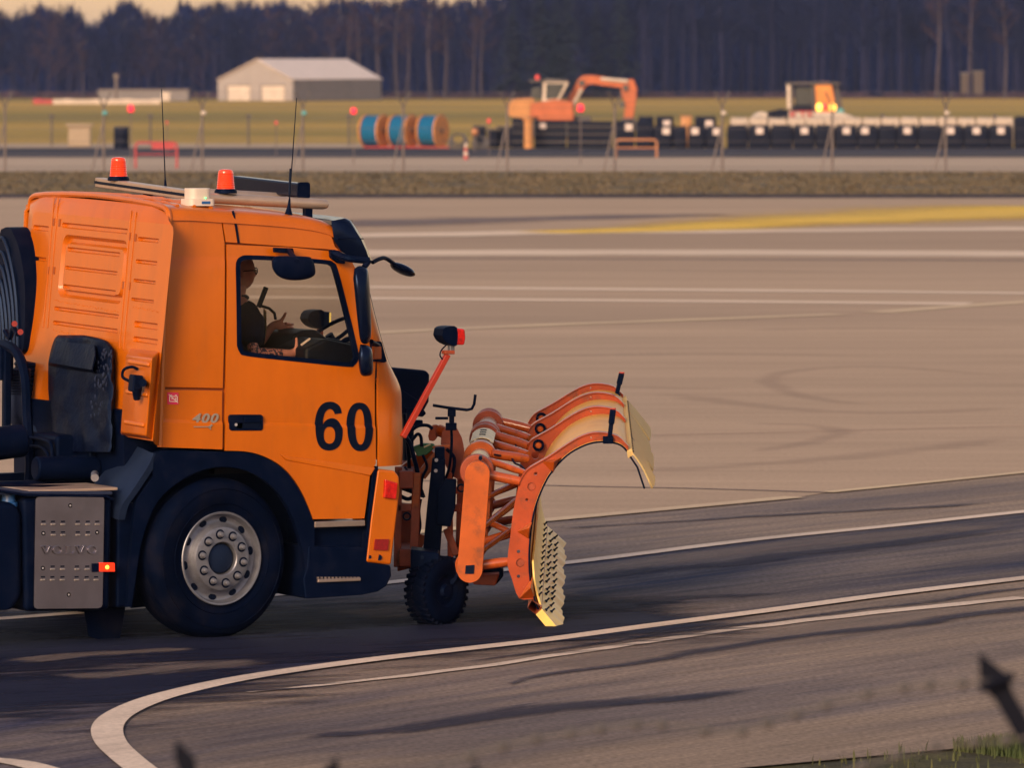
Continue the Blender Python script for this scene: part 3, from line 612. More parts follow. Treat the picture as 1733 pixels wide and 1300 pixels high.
# boxed corner low on the near side
def RQ(x, y, d): return TPl(x, y, pB+rn*d, rn)
mb = MB(); f = [RQ(213, 601, .10), RQ(257, 607, .10), RQ(246, 738, .055), RQ(204, 732, .055)]; b = [RQ(220, 588, -.01), RQ(270, 594, -.01), RQ(262, 748, -.03), RQ(203, 738, -.01)]
mb.add(f+b, [(0,1,2,3),(4,5,1,0),(5,6,2,1),(6,7,3,2),(7,4,0,3)]); bx = mb.build('corner_box', M['paint'], rear, bevel=.012)
for (x0_, y0_, x1_, y1_) in [(217, 607, 255, 622), (214, 659, 252, 672), (211, 710, 246, 724)]:
    k = .09-.045*((y0_-600)/135.0)
    P = lambda x, y, d: RQ(x, y, d)
    mb = MB(); mb.bar(P((x0_)+1, (y0_+y1_)/2-3, k+.006), P(x1_-1, (y0_+y1_)/2+3, k+.006), .03, .034, rn); mb.build('box_bead', M['paint'], rear, bevel=.010)
# black engine tunnel cover with grimy lagging
def lump(p, s, a): return p+rn*a*noise.noise(p*s)
CL = [(567, 98, 140), (571, 93, 165), (578, 90, 183), (590, 86, 191), (612, 81, 195), (660, 81, 195), (720, 86, 194), (765, 90, 192)]
def cedge(y):
    for a, b in zip(CL, CL[1:]):
        if a[0] <= y <= b[0]: t = (y-a[0])/(b[0]-a[0]); return a[1]+(b[1]-a[1])*t, a[2]+(b[2]-a[2])*t
    return CL[-1][1:]
rowsL = []
for i in range(30):
    s_ = i/29; y = 567+198*s_**1.3; xl, xr = cedge(min(y, 765)); row = []
    for j in range(23):
        t = j/22; d = .085*min(1, min(t, 1-t)/.07)**.5*min(1, s_/.06)**.5; q = RQ(xl+(xr-xl)*t, y, d)
        if 0 < j < 22: q = q+rn*(.028*noise.noise(q*5)+.016*noise.noise(q*13)+.008*noise.noise(q*31))*min(1, s_/.05)
        row.append(q)
    rowsL.append(row)
mb = MB(); mb.grid(rowsL); cov = mb.build('engine_cover', M['dirty'], truck, ang=60)
mb = MB(); rows_ = []
for i in range(9):
    s = i/8; rows_.append([lump(RQ(x, y, d), 7, .02) for x, y, d in [(95+66*s, 577+8*s, .10), (90+72*s, 592+9*s, .125), (83+76*s, 613+13*s, .135), (84+76*s, 618+13*s, .09)]])
mb.grid(rows_); mb.build('lagging_flap', M['dirty'], cov, thick=.01)
mb = MB()
for i in range(150):
    x = 150+40*rnd.random(); y = 590+120*rnd.random()**1.5
    if abs((x-172)-(0.22*(640-y)))>9+4*rnd.random(): continue
    c = RQ(x, y, .092+.02*rnd.random()); mb.ball(c, rnd.uniform(.003, .010), 3, (.6, 1.0, 1.8))
mb.build('grit_splashes', M['greyl'], cov)['kind'] = 'stuff'
# plug with its cable on the boxed corner
mb = MB(); mb.tube(spline([RQ(233, 625, .10), RQ(222, 621, .14), RQ(209, 626, .16), RQ(207, 638, .16), RQ(218, 645, .13)], 5), .010, 7); mb.build('cable', M['black'], rear)
mb = MB(); mb.box((0,0,0), (.07, .09, .11), Matrix((rn, lat, tilt)).transposed()); pl = mb.build('socket', M['black'], rear, bevel=.012, loc=RQ(229, 649, .14))
mb = MB(); mb.cyl(RQ(231, 655, .14), RQ(231, 676, .12), .036, .022, 10); mb.build('plug', M['black'], rear)
mb = MB(); mb.cyl(RQ(241, 648, .17), RQ(241, 648, .10), .026, n=10); mb.build('socket_cap', M['black'], rear)

# number, badges and sticker on the cab side
def pz(x, y, ox=340, oy=560, k=4.3325): return (ox+x/k, oy+y/k)
def onside(px, py, v=-.0015): q = sidewarp(T(px, py, 0)); return q+Vector((0, v, 0))
def decal(name, outer, holes, m, parent, th=.003):
    mb = MB(); mb.prism([T(x, y, -.003) for x, y in outer], (0, th, 0), [[T(x, y, -.003) for x, y in h] for h in holes])
    cs = [c for c in cutset]; return mb.build(name, m, parent, cuts=cs, warp=lambda p: sidewarp(p)+Vector((0, -.002, 0)))
def sup(cx, cy, a, b, n=36, e=2.35): return [(cx+a*math.copysign(abs(cos(t))**(2/e), cos(t)), cy+b*math.copysign(abs(sin(t))**(2/e), sin(t))) for t in [2*pi*i/n for i in range(n)]]
six = arcpix([(1038, 605), (1028, 565), (1005, 538), (970, 522), (935, 522), (900, 535), (872, 565), (852, 610), (842, 660), (838, 710), (842, 770), (852, 815), (870, 850), (900, 872), (938, 878), (975, 870), (1005, 850), (1026, 815), (1036, 765), (1034, 715), (1020, 675), (995, 650), (965, 642), (935, 650), (912, 668), (899, 690)], 3)+arcpix([(900, 650), (912, 605), (930, 582), (950, 574), (970, 582), (983, 600), (986, 612)], 3)
decal('number', [pz(*p) for p in six], [[pz(*p) for p in sup(940, 766, 42, 62)]], M['num'], door)
decal('number', [pz(*p) for p in sup(1168, 705, 96, 178)], [[pz(*p) for p in sup(1168, 705, 38, 130)]], M['num'], door)
exs = (T(420, 700, 0)-T(320, 698, 0)).normalized(); eys = Vector((0, 0, 1))
for ch_, x_ in zip('400', (331, 346, 361)): text_mesh(ch_, .085, .004, M['chrome'], 'power_badge', truck, onside(x_, 709, -.008), exs, eys, shear=.28, bold=.002, sx=1.25)
mb = MB(); mb.bar(onside(327, 722.5, -.004), onside(352, 722.5, -.004), .006, .006); mb.bar(onside(352, 724, -.004), onside(358, 719, -.004), .006, .012); mb.bar(onside(352, 722, -.004), onside(356, 727, -.004), .006, .008); mb.build('badge_stroke', M['chrome'], truck)
decal('warning_sticker', [(284.5, 664.5), (303, 665), (303, 685), (284.5, 684.5)], [], M['pink'], truck)
def stroke(name, a, b, wd, m, parent, dv=-.009):
    mb = MB(); mb.bar(onside(*a, dv), onside(*b, dv), .002, wd); return mb.build(name, m, parent)
for a, b in [((287.5, 671), (300.5, 671.4)), ((287.5, 671), (287, 679.5)), ((300.5, 671.4), (300, 680)), ((287, 679.5), (300, 680)), ((286, 668), (301.5, 682)), ((288.5, 669), (291.5, 669.2)), ((296.5, 669.2), (299.5, 669.5)), ((290, 675), (292.5, 675.2)), ((296, 675.2), (299, 675.4)), ((297.5, 673.5), (297.5, 677))]:
    stroke('sticker_print', a, b, .0045, M['lettw'], truck)

# front wheel arch, fender, mudguard and steps
inner = arcpix([(222, 1028), (228, 985), (238, 920), (258, 862), (285, 828), (330, 800), (375, 790), (420, 798), (462, 825), (490, 865), (508, 915), (516, 960), (519, 985)], 3)
outer_ = [(513, 985), (530, 985), (532, 884)]+ARCH[::-1]+[(376, 764), (275, 760), (262, 765), (258, 775), (258, 800), (238, 828), (212, 850), (200, 880), (199, 1028)]
mb = MB(); mb.prism([T(x, y, .004) for x, y in outer_], (0, .06, 0), [ ]) if False else None
mb = MB(); loop = [(519, 985), (531, 985), (532, 884)]+[(x-1.5, y+1.5) for x, y in ARCH[::-1]]+[(374, 765), (275, 762), (263, 766), (259, 776), (259, 805), (236, 838), (230, 850), (224, 900), (215, 1028)]+inner
mb.prism([T(x, y, .006) for x, y in loop], (0, .05, 0)); mb.build('fender', M['black'], truck, bevel=.008)
rows_ = [[T(x, y, v) for x, y in inner] for v in (.03, .3, .62)]
mb = MB(); mb.grid(rows_); mb.build('wheel_arch_liner', M['rubber'], truck, thick=.012)
mb = MB(); mb.prism([T(x, y, .45) for x, y in inner]+[T(519, 1000, .45), T(222, 1030, .45)], (0, .02, 0)); mb.build('arch_backing', M['num'], truck)
mb = MB(); rr = []
for x, y, xo in [(260, 768, 0), (250, 790, 4), (236, 812, 8), (220, 836, 12), (206, 856, 10), (200, 880, 4)]:
    rr.append([T(x+10, y, .015), T(x, y, .010), T(x-8, y-3, .05), T(x-xo-18, y-8, .18), T(x-xo-34, y-14, .40), T(x-xo-50, y-14, .62)])
mb.grid(resamp(rr, 3)); mb.build('rear_mudguard', M['grey'], truck, thick=.012)
mb = MB(); mb.prism([T(x, y, .05) for x, y in [(199, 848), (232, 852), (238, 870), (224, 1028), (197, 1030)]], (0, .45, 0)); mb.build('mudguard_side', M['black'], truck, bevel=.02)
mb = MB(); mb.prism([T(x, y, .25) for x, y in [(142, 1030), (212, 1026), (202, 1086), (172, 1084), (150, 1078)]], (0, .012, 0)); mb.build('mud_flap', M['rubber'], truck)
mb = MB(); mb.prism([T(x, y, .0) for x, y in [(521, 925), (620, 927), (622, 950), (662, 958), (663, 975), (655, 992), (640, 1002), (612, 1008), (516, 1014), (513, 980), (519, 960)]], (0, .45, 0)); st = mb.build('step_box', M['black'], truck, bevel=.014)
mb = MB(); mb.box((T(535, 982, 0)+T(609, 982, 0))/2+Vector((0, -.004, 0)), (.31, .03, .022)); mb.build('step_tread', M['metal'], st, bevel=.004)
mb = MB()
for i in range(12): mb.box(T(537+i*6.2, 978.3, 0)+Vector((0, .005, 0)), (.014, .03, .012))
mb.build('tread_teeth', M['metal'], st)
mb = MB(); mb.prism([T(x, y, .07) for x, y in [(526, 884), (622, 884), (622, 930), (524, 930)]], (0, .4, 0)); mb.build('step_recess', M['black'], st)
mb = MB(); mb.box((T(531, 887, 0)+T(618, 887, 0))/2+Vector((0, .02, 0)), (.365, .05, .040)); mb.build('step_tread', M['metal'], st, bevel=.005)

# orange bumper end with lamp and reflector
mb = MB(); mb.prism([T(x, y, -.01) for x, y in [(640, 794), (668, 797), (676, 808), (677, 830), (662, 957), (620, 952), (628, 880)]], (0, .30, 0)); be = mb.build('bumper_end', M['paint'], truck, bevel=.016, seg=3)
mb = MB(); mb.prism([T(x, y, .0) for x, y in [(631, 797), (640, 789), (640, 830), (632, 890), (624, 950), (618, 948), (622, 885)]], (0, .1, 0)); mb.build('gap_seal', M['black'], truck, bevel=.006)
mb = MB(); mb.prism([T(x, y, -.035) for x, y in [(652, 812), (673, 818), (670, 845), (650.5, 843)]], (0, .03, 0)); mb.build('side_lamp', M['red'], be, bevel=.005)
mb = MB(); mb.prism([T(x, y, -.022) for x, y in [(635, 913), (658, 913), (656, 932), (633, 931)]], (0, .012, 0)); mb.build('reflector', M['reflex'], be)
mb = MB(); mb.cyl(T(641, 944, -.012), T(641, 944, .02), .020, n=12); mb.build('bolt_hole', M['black'], be)
mb = MB(); mb.cyl(T(625, 943, -.012), T(625, 943, .02), .012, n=10); mb.build('bolt_hole', M['black'], be)

# wheels
def make_wheel(parent, center, rot, name='wheel'):
    wh = bpy.data.objects.new(name, None); col.objects.link(wh); wh.parent = parent; wh.location = center; wh.rotation_euler = (0, 0, rot)
    R = .523; ax = (0, -1, 0)         # outer face towards -y
    prof = [(.300, .0), (.315, -.004), (.345, .012), (.39, .022), (.44, .022), (.48, .012), (.503, -.010), (.517, -.035), (.523, -.06), (.523, -.24), (.515, -.275), (.49, -.30), (.43, -.315), (.36, -.31), (.29, -.30)]
    mb = MB(); mb.lathe(prof, (0, 0, 0), ax, 72); ty = mb.build('tyre', M['rubber'], wh, ang=50)
    mb = MB()
    for k in range(4):
        mb.lathe([(.5205, -.085-.045*k), (.5245, -.083-.045*k), (.5245, -.060-.045*k), (.5205, -.058-.045*k)], (0, 0, 0), ax, 60)
    mb.build('tread_rib', M['rubber'], wh)
    for rr_, hh in ((.36, .0185), (.455, .0225)):
        mb = MB(); mb.lathe([(rr_-.003, hh-.003), (rr_, hh+.003), (rr_+.003, hh-.003)], (0, 0, 0), ax, 64); mb.build('sidewall_ring', M['rubber'], wh)
    prof = [(.302, .006), (.307, .014), (.302, .020), (.292, .018), (.286, .004), (.283, -.016), (.276, -.030), (.258, -.036), (.238, -.032), (.222, -.016), (.214, .006), (.205, .024), (.195, .028), (.112, .028), (.106, .022), (.104, -.06), (.02, -.06)]
    mb = MB(); mb.lathe(prof, (0, 0, 0), ax, 64); rim = mb.build('rim', M['rim'], wh, ang=40)
    for i in range(10):
        t = 2*pi*i/10+.15
        mb = MB(); mb.lathe([(.029, -.004), (.029, .004), (.001, .004)], (0, 0, 0), (0, -1, 0), 12)
        c = Vector((.254*cos(t), .0345, .254*sin(t)))
        o = mb.build('hand_hole', M['num'], wh, loc=c); o.scale = (.72, 1, 1.0); o.rotation_euler = (0, -t, 0)
        c = Vector((.161*cos(t+.3), -.028, .161*sin(t+.3)))
        mb = MB(); mb.lathe([(.022, .001), (.021, .005), (.018, .006), (.0175, .026), (.014, .034), (.001, .036)], (0, 0, 0), ax, 12); mb.build('wheel_nut', M['rim'], wh, loc=c)
        mb = MB(); mb.lathe([(.033, .0022), (.0328, .0032), (.019, .0034)], (0, 0, 0), ax, 14); mb.build('nut_washer', M['num'], wh, loc=c)
    mb = MB(); mb.lathe([(.098, -.055), (.094, .0), (.075, .010), (.001, .012)], (0, 0, 0), ax, 32); mb.build('hub_cap', M['grey'], wh)
    return wh
wc = T(372.5, 948, .03); wc.z = .523
make_wheel(truck, wc, radians(8.5))
w2 = make_wheel(truck, Vector((wc.x+.02, 2.46-.03, .523)), radians(8.5)+pi)
for v in (.02, 2.47):
    make_wheel(truck, Vector((-3.6, v, .523)), 0 if v < 1 else pi)
mb = MB(); mb.cyl((wc.x, .32, .50), (wc.x, 2.15, .50), .07, n=12); mb.cyl((-3.6, .3, .52), (-3.6, 2.2, .52), .09, n=12); mb.build('axles', M['black'], truck)

# chassis, battery box, tank, intake, pipes behind the cab
mb = MB()
for v in (.82, 1.62): mb.box((-1.6, v, .88), (5.6, .08, .27))
mb.box((-2.2, 1.22, .88), (.10, .8, .2)); mb.box((-.9, 1.22, .80), (.3, .8, .2)); mb.build('chassis_rails', M['black'], truck, bevel=.01)
mb = MB(); mb.box((.25, 1.22, .98), (1.7, .9, .55)); mb.box((-.45, 1.22, 1.12), (.6, .5, .35)); mb.box((.2, 1.24, .62), (1.3, 1.6, .08)); mb.build('engine_underside', M['black'], truck, bevel=.03)
bbx = [T(38, 842, .012), T(190, 842, .012), T(186, 1034, .012), T(42, 1036, .012)]
mb = MB(); mb.prism(bbx, (0, .62, 0)); bat = mb.build('battery_box', M['black'], truck, bevel=.035, seg=3)
mb = MB(); mb.prism([T(-20, 838, .0), T(42, 838, .0), T(190, 838, .0), T(190, 832, .0), T(45, 832, .0), T(-20, 826, .0)], (0, .6, 0)); mb.build('battery_lid', M['greyl'], bat, bevel=.006)
mb = MB(); mb.box((T(20, 826, .3)+T(175, 826, .3))/2, (.62, .52, .02)); mb.build('lid_top', M['alu'], bat, bevel=.005)
mb = MB(); mb.tube([T(-20, 828, -.008), T(42, 838, -.008), T(180, 840, -.008), T(190, 846, -.008)], .010, 7); mb.tube([T(-20, 822, .1), T(180, 823, .5)], .008, 6); mb.build('lid_seal', M['black'], bat)
PL = lambda x, y, v=-.012: T(x, y, v)
plate_o = [(60+.0, 847), (61.5, 843), (65, 841.5), (170, 841), (174.5, 842.5), (176, 846), (173, 1023), (171, 1028), (166, 1030), (63, 1031), (58.5, 1029), (57, 1024)]
holes_ = []
for x, y in [(118.5, 856), (73, 903), (164, 901.5), (72, 962), (163, 962), (116, 1007)]: holes_.append([(x+3.6*cos(t), y+3.9*sin(t)) for t in [2*pi*i/10 for i in range(10)]])
mb = MB(); mb.prism([PL(x, y) for x, y in plate_o], (0, .008, 0), [[PL(x, y) for x, y in h] for h in holes_]); plate = mb.build('cover_plate', M['plate'], bat, bevel=.003)
for i, (x, y) in enumerate([(118.5, 856), (73, 903), (164, 901.5), (72, 962), (163, 962), (116, 1007)]):
    mb = MB(); mb.cyl(PL(x, y, -.013), PL(x, y, .004), .007, n=8); mb.build('plate_bolt', M['rim'], plate)
for y, xs in [(885, (73, 89, 106, 131, 148, 164)), (903, (89.5, 106, 131, 148)), (961, (88.5, 105, 129.5, 147)), (979, (72, 88, 105, 129, 146, 162))]:
    for x in xs:
        a = PL(x, y); mb = MB(); mb.box(a+Vector((0, -.0005, .008)), (.028, .003, .009)); mb.build('plate_slot', M['num'], plate)  # dark bar painted in as the shade at each dimple's top
        mb = MB(); mb.tube([a+Vector((-.015, .001, -.011)), a+Vector((-.011, -.006, -.011)), a+Vector((.011, -.006, -.011)), a+Vector((.015, .001, -.011))], .0055, 6); mb.build('plate_dimple', M['chrome'], plate)  # bright lip put in as the highlight below each dimple
LET = {'V': ([(-.05, 1), (.42, 1), (.42, .9), (.32, .9), (.52, .34), (.74, .9), (.62, .9), (.62, 1), (1.02, 1), (1.02, .9), (.92, .9), (.54, 0), (.40, 0), (.06, .9), (-.05, .9)], []),
       'O': ([(.5+.5*cos(t), .5+.52*sin(t)) for t in [2*pi*i/24 for i in range(24)]], [[(.5+.27*cos(t), .5+.38*sin(t)) for t in [2*pi*i/20 for i in range(20)]]]),
       'L': ([(0, 1), (.5, 1), (.5, .9), (.37, .9), (.37, .12), (.66, .12), (.80, .36), (.90, .36), (.86, 0), (0, 0), (0, .1), (.12, .1), (.12, .9), (0, .9)], [])}
for ch, x in zip('VOLVO', (69.5, 89, 110.5, 127, 148)):
    o_, h_ = LET[ch]; Q = lambda p: PL(x+p[0]*18.5, 938.5-p[1]*14.5, -.026)
    mb = MB(); mb.prism([Q(p) for p in o_], (0, .015, 0), [[Q(p) for p in h] for h in h_]); mb.build('embossed_letter', M['plate'], plate, bevel=.004)
mb = MB(); mb.prism([T(x, y, -.03) for x, y in [(168, 953), (194, 953), (194.5, 968), (168, 968)]], (0, .03, 0)); lm = mb.build('side_marker', M['redlens'], bat, bevel=.004)
mb = MB(); mb.ball(T(181, 960.5, -.031), .014, 6, (1, .5, 1)); mb.build('marker_led', M['amberhot'], bat)
mb = MB(); mb.box(T(162, 961, -.012), (.06, .02, .055)); mb.build('marker_bracket', M['black'], bat)
tk = [T(-150, 850, .0), T(25, 850, .0), T(38, 870, .0), T(38, 1010, .0), T(22, 1034, .0), T(-150, 1036, .0)]
mb = MB(); mb.prism(tk, (0, .6, 0)); tank = mb.build('fluid_tank', M['black'], truck, bevel=.05, seg=4)
cp = T(14, 850, .10)
mb = MB(); mb.cyl(cp, cp+Vector((0, 0, .055)), .046, .040, 16); mb.cyl(cp+Vector((0, 0, -.03)), cp, .058, .058, 16); mb.build('filler_cap', M['blue'], tank, bevel=.004)
mb = MB(); mb.cyl(T(58, 793, .75), T(165, 793, .75), .080, n=24); mb.build('air_tank', M['black'], truck, bevel=.02)
mb = MB(); mb.cyl(T(-70, 760, 1.1), T(40, 745, 1.1), .11, n=20); mb.build('air_tank', M['black'], truck, bevel=.02)
# air intake with moulded arcs
IU = beadu(2.0)-.10
def IP(px, py, d=0.0): return TU(px, py, IU)+Vector((-d, 0, 0))
io = arcpix([(14, 388), (30, 384), (42, 390), (58, 415), (68, 445), (75, 480), (76, 530), (73, 570), (68, 596), (40, 600), (3, 598), (1, 560), (3, 480), (8, 420), (11, 395)], 4)
io = [(3+(x-3)*.66, y) for x, y in io]
mb = MB(); mb.prism([IP(x, y, .04) for x, y in io], (.13, 0, 0)); it = mb.build('air_intake', M['black'], truck, bevel=.02)
for k in range(6):
    pts = [(13-1.6*k, 404+24*k), (22-2.2*k, 404+24*k), (34-4.2*k, 426+23*k), (46-6.4*k, 466+19*k), (53-7.8*k, 506+13*k), (56-8.4*k, 545+7*k), (57-8.6*k, 597)]
    pts = [(max(4+(x-4)*.70, 4), min(y, 597)) for x, y in pts]
    mb = MB(); pp = spline([IP(x, y, .048) for x, y in pts], 4)
    mb.tube(pp, .014, 6); o = mb.build('intake_rib', M['grey'], it)
mb = MB()
b0, b1 = TU(52, 612, IU), TU(50, 735, IU); nn = 30
mb.tube([b0.lerp(b1, i/nn) for i in range(nn+1)], [.105+.012*(i % 2) for i in range(nn+1)], 16); mb.build('bellows', M['black'], it)
mb = MB(); b0, b1 = TU(31, 624, IU-.15), TU(31, 668, IU-.15); mb.tube([b0.lerp(b1, i/18) for i in range(19)], [.075+.012*(i % 2) for i in range(19)], 16); mb.build('bellows', M['greyl'], it)
mb = MB(); mb.tube(spline([TU(31, 668, IU-.15), TU(31, 690, IU-.15), TU(36, 706, IU-.12), TU(46, 716, IU)], 4), [.085]*13, 14); mb.build('intake_elbow', M['greyl'], it)
def hose(name, pts, r, m='black', parent=None, k=5): mb = MB(); mb.tube(spline(pts, k), r, 7); return mb.build(name, M[m], parent or truck)
U2 = IU-.3
hose('air_hose', [TU(-20, 580, U2), TU(10, 585, U2), TU(30, 600, U2), TU(42, 640, U2), TU(45, 700, U2), TU(50, 780, U2), TU(48, 820, U2)], .035)
hose('air_hose', [TU(50, 740, U2), TU(75, 745, U2), TU(86, 752, U2), TU(88, 775, U2)], .012)
hose('air_hose', [TU(50, 755, U2), TU(68, 757, U2), TU(80, 768, U2), TU(82, 785, U2)], .012)
hose('air_hose', [TU(135, 775, U2+.3), TU(143, 764, U2+.3), TU(160, 762, U2+.3), TU(170, 778, U2+.3)], .014)
mb = MB(); mb.bar(TU(11, 590, U2), TU(10, 770, U2), .06, .05, (1, 0, 0)); mb.box(TU(2, 615, U2), (.1, .2, .22)); mb.build('intake_stand', M['black'], truck, bevel=.01)
mb = MB(); mb.tube(spline([TU(8, 560, U2-.05), TU(16, 572, U2-.05), TU(22, 556, U2-.05), TU(30, 566, U2-.05)], 4), .018, 6); cc = mb.build('air_coupling', M['black'], truck)
for x, y in [(24, 548), (34, 562)]:
    mb = MB(); mb.cyl(TU(x, y, U2-.10), TU(x, y, U2-.02), .020, n=10); mb.build('coupling_cap', M['reflex'], truck)
rows_ = []
for x, y, r in [(52, 700, .02), (62, 705, .10), (72, 722, .13), (84, 735, .14), (92, 760, .14)]: rows_.append((TU(x, y, IU+.05), r))
mb = MB(); mb.tube([p for p, r in rows_], [r for p, r in rows_], 16); mb.build('exhaust_shield', M['grey'], truck)
mb = MB()
for i in range(26):
    x = rnd.uniform(60, 200); y = rnd.uniform(740, 815); p = TU(x, y, IU+rnd.uniform(.1, .4)); mb.box(p, (rnd.uniform(.03, .12), rnd.uniform(.04, .16), rnd.uniform(.03, .10)))
mb.build('gearbox_fittings', M['black'], truck, bevel=.008)
mb = MB(); mb.box((-.30, 1.25, 1.18), (.5, 1.9, .62)); mb.build('cab_underside', M['black'], truck)
mb = MB(); mb.box(TU(146, 766, U2+.32), (.01, .03, .035)); mb.build('valve_tag', M['tapewhite'], truck)
mb = MB(); mb.cyl(TU(160, 809, U2-.0), TU(160, 803, U2+.06), .026, n=14); mb.build('drain_ring', M['rim'], truck)

# mirrors
mb = MB(); mb.tube(spline([T(563, 428, -.02), T(578, 434, -.08), T(592, 438, -.14), T(624, 441, -.16)], 3), [.024]*10, 8)
arm = mb.build('mirror_arm', M['black'], truck)
mb = MB(); mb.prism([T(x, y, -.03) for x, y in [(559, 422), (574, 424), (586, 434), (584, 447), (572, 445), (560, 436)]], (0, .04, 0)); mb.build('mirror_bracket', M['black'], truck, bevel=.008)
def pod(name, pix, v0, depth, m, parent, bul=.04):
    c = Vector((sum(p[0] for p in pix)/len(pix), sum(p[1] for p in pix)/len(pix))); rows = []
    for k, d in [(.02, -bul), (.5, -bul*.9), (.8, -bul*.65), (.95, -bul*.25), (1.0, .01), (1.0, depth), (.93, depth+.012), (.02, depth+.012)]:
        rows.append([T(c.x+(x-c.x)*k, c.y+(y-c.y)*k, v0+d) for x, y in pix])
    mb = MB(); mb.grid(rows, True); nn_ = len(pix); mb.f += [tuple(range(nn_-1, -1, -1)), tuple(len(mb.v)-nn_+i for i in range(nn_))]; return mb.build(name, m, parent, ang=48)
mir = pod('main_mirror', arcpix([(599, 455), (607, 450), (618, 452), (623, 462), (626, 500), (628, 545), (627, 572), (620, 582), (610, 578), (606, 555), (601, 510), (597, 470)], 3), -.22, .10, M['blackg'], truck, .06)
pod('wide_mirror', arcpix([(609, 583), (620, 584), (629, 592), (631, 615), (630, 632), (621, 637), (611, 635), (607, 622), (606, 600)], 3), -.22, .10, M['blackg'], truck, .05)
mb = MB(); mb.tube([T(624, 441, -.16), T(616, 452, -.17)], .02, 8); mb.build('mirror_stay', M['black'], mir)
mb = MB(); mb.tube([T(628, 578, -.14), T(640, 585, -.04)], .016, 8); mb.build('mirror_stay', M['black'], mir)
mb = MB(); mb.prism([T(x, y, -.02) for x, y in [(629, 578), (646, 578), (655, 612), (650, 614), (634, 612)]], (0, .05, 0)); mb.build('mirror_foot', M['black'], truck, bevel=.008)
mb = MB(); mb.box(T(637, 597, -.05), (.055, .04, .085)); mb.build('mirror_hinge', M['paint_in'], truck, bevel=.006)
km = pod('kerb_mirror', arcpix([(462, 436), (472, 433), (518, 434), (527, 438), (532, 449), (533, 463), (525, 470), (508, 474), (486, 473.5), (470, 467), (461, 455), (459, 442)], 4), -.24, .05, M['black'], truck, .03)
mb = MB(); mb.prism([T(x, y, -.02) for x, y in [(464, 419), (496, 420), (498, 428), (490, 429), (464, 427)]], (0, .03, 0)); mb.tube([T(488, 424, -.03), T(494, 432, -.14), T(502, 443, -.27)], [.020, .018, .022], 8); mb.build('mirror_bracket', M['black'], km, bevel=.006)
fm = empty('front_mirror', None, None); fm.parent = truck
mb = MB(); mb.tube(spline([T(630, 444, .15), T(642, 438, .2), T(652, 437, .25), T(666, 446, .3)], 4), .014, 7); mb.build('stalk', M['black'], fm)
mr_ = T(681, 456, .32); ax = (T(700, 466, .32)-T(664, 445, .32)).normalized()
mb = MB(); mb.ball((0, 0, 0), 1, 10, (.088, .11, .030)); fo = mb.build('housing', M['blackg'], fm, loc=mr_); fo.rotation_euler = (0, math.atan2(-ax.z, ax.x), 0)
mb = MB(); mb.tube(spline([T(572, 600, .25), T(574, 588, .25), T(582, 577, .25), T(594, 573, .25), T(604, 572, .25)], 4), .018, 8); mb.build('grab_handle', M['black'], truck)

# roof gear: rail, beacons, receiver box, light bar, whip aerials
rail = empty('roof_bar', None, None); rail.parent = truck
def RW(px, py, v): return T(px, py, v)
a, b = T(168, 308, 2.30), T(338, 332, .62)
mb = MB(); mb.bar(a, b, .07, .062); mb.build('cross_rail', M['alu'], rail, bevel=.006)
mb = MB(); mb.bar(a+Vector((-.037, 0, .0)), b+Vector((-.037, 0, .0)), .006, .018); mb.build('rail_groove', M['num'], rail)
for px, py, v in [(172, 308, 2.27), (280, 324, 1.2), (300, 326, 1.0)]:
    mb = MB(); mb.cyl(T(px, py, v)+Vector((-.045, 0, 0)), T(px, py, v), .010, n=8); mb.build('rail_bolt', M['num'], rail)
mb = MB(); p0, p1 = T(336, 334, .58), T(556, 346, .58); nt_ = [p0.lerp(p1, i/12) for i in range(13)]
d_ = (p1-p0).normalized()
mb.tube([p0, p0.lerp(p1, .9), p0.lerp(p1, .955), p0.lerp(p1, .985), p1], [.036, .036, .034, .026, .006], 16); mb.build('side_tube', M['alu'], rail)
mb = MB(); p0, p1 = T(330, 325, .95), T(520, 336, .95); mb.cyl(p0, p1, .030, n=12); mb.build('side_tube', M['alu'], rail)
for x, v in [(350, .6), (520, .6), (250, 1.5)]:
    mb = MB(); q = T(x, 341 if v < 1 else 318, v); z = roofw(q.x, v); mb.box((q.x, v, (q.z+z)/2-.01), (.05, .05, max(.05, q.z-z))); mb.build('rail_foot', M['black'], rail)
def beacon(px, py, v, hgt=.17):
    b_ = empty('beacon', None, None); b_.parent = rail
    q = T(px, py, v); mb = MB(); mb.lathe([(.001, 0), (.075, 0), (.075, .014), (.066, .030), (.001, .030)], q, (0, 0, 1), 24); mb.build('base', M['black'], b_)
    mb = MB(); pr = [(.062, .028)]
    for i in range(9): pr += [(.061-.0012*i, .032+i*.0125), (.058-.0012*i, .038+i*.0125)]
    pr += [(.048, .148), (.040, .156), (.02, .159), (.001, .160)]
    mb.lathe(pr, q, (0, 0, 1), 28); mb.build('dome', M['amber'], b_)
beacon(200, 305.5, 1.98); beacon(381.5, 327, .60)
mb = MB(); q = T(334, 348, .25)
mb.prism([q+Vector((x, y, 0)) for x, y in rrect(-.09, -.09, .09, .09, .03)], (0, 0, .045)); rb = mb.build('receiver_box', M['white'], truck, bevel=.008)
mb = MB(); mb.prism([q+Vector((x, y, .045)) for x, y in rrect(-.075, -.075, .07, .075, .04)], (0, 0, .07)); mb.build('dome', M['white'], rb, bevel=.022, seg=3)
mb = MB(); mb.box(q+Vector((.02, -.091, .022)), (.06, .004, .018)); mb.build('display', M['blue'], rb)
mb = MB(); mb.ball(q+Vector((.02, -.083, .052)), .006, 5); mb.build('status_led', mat('green_status_led', (.1, .8, .2), .3, emit=(.1, 1, .25), es=1.5), rb)
la, lb = T(399, 309, 1.62), T(512, 322, .62)
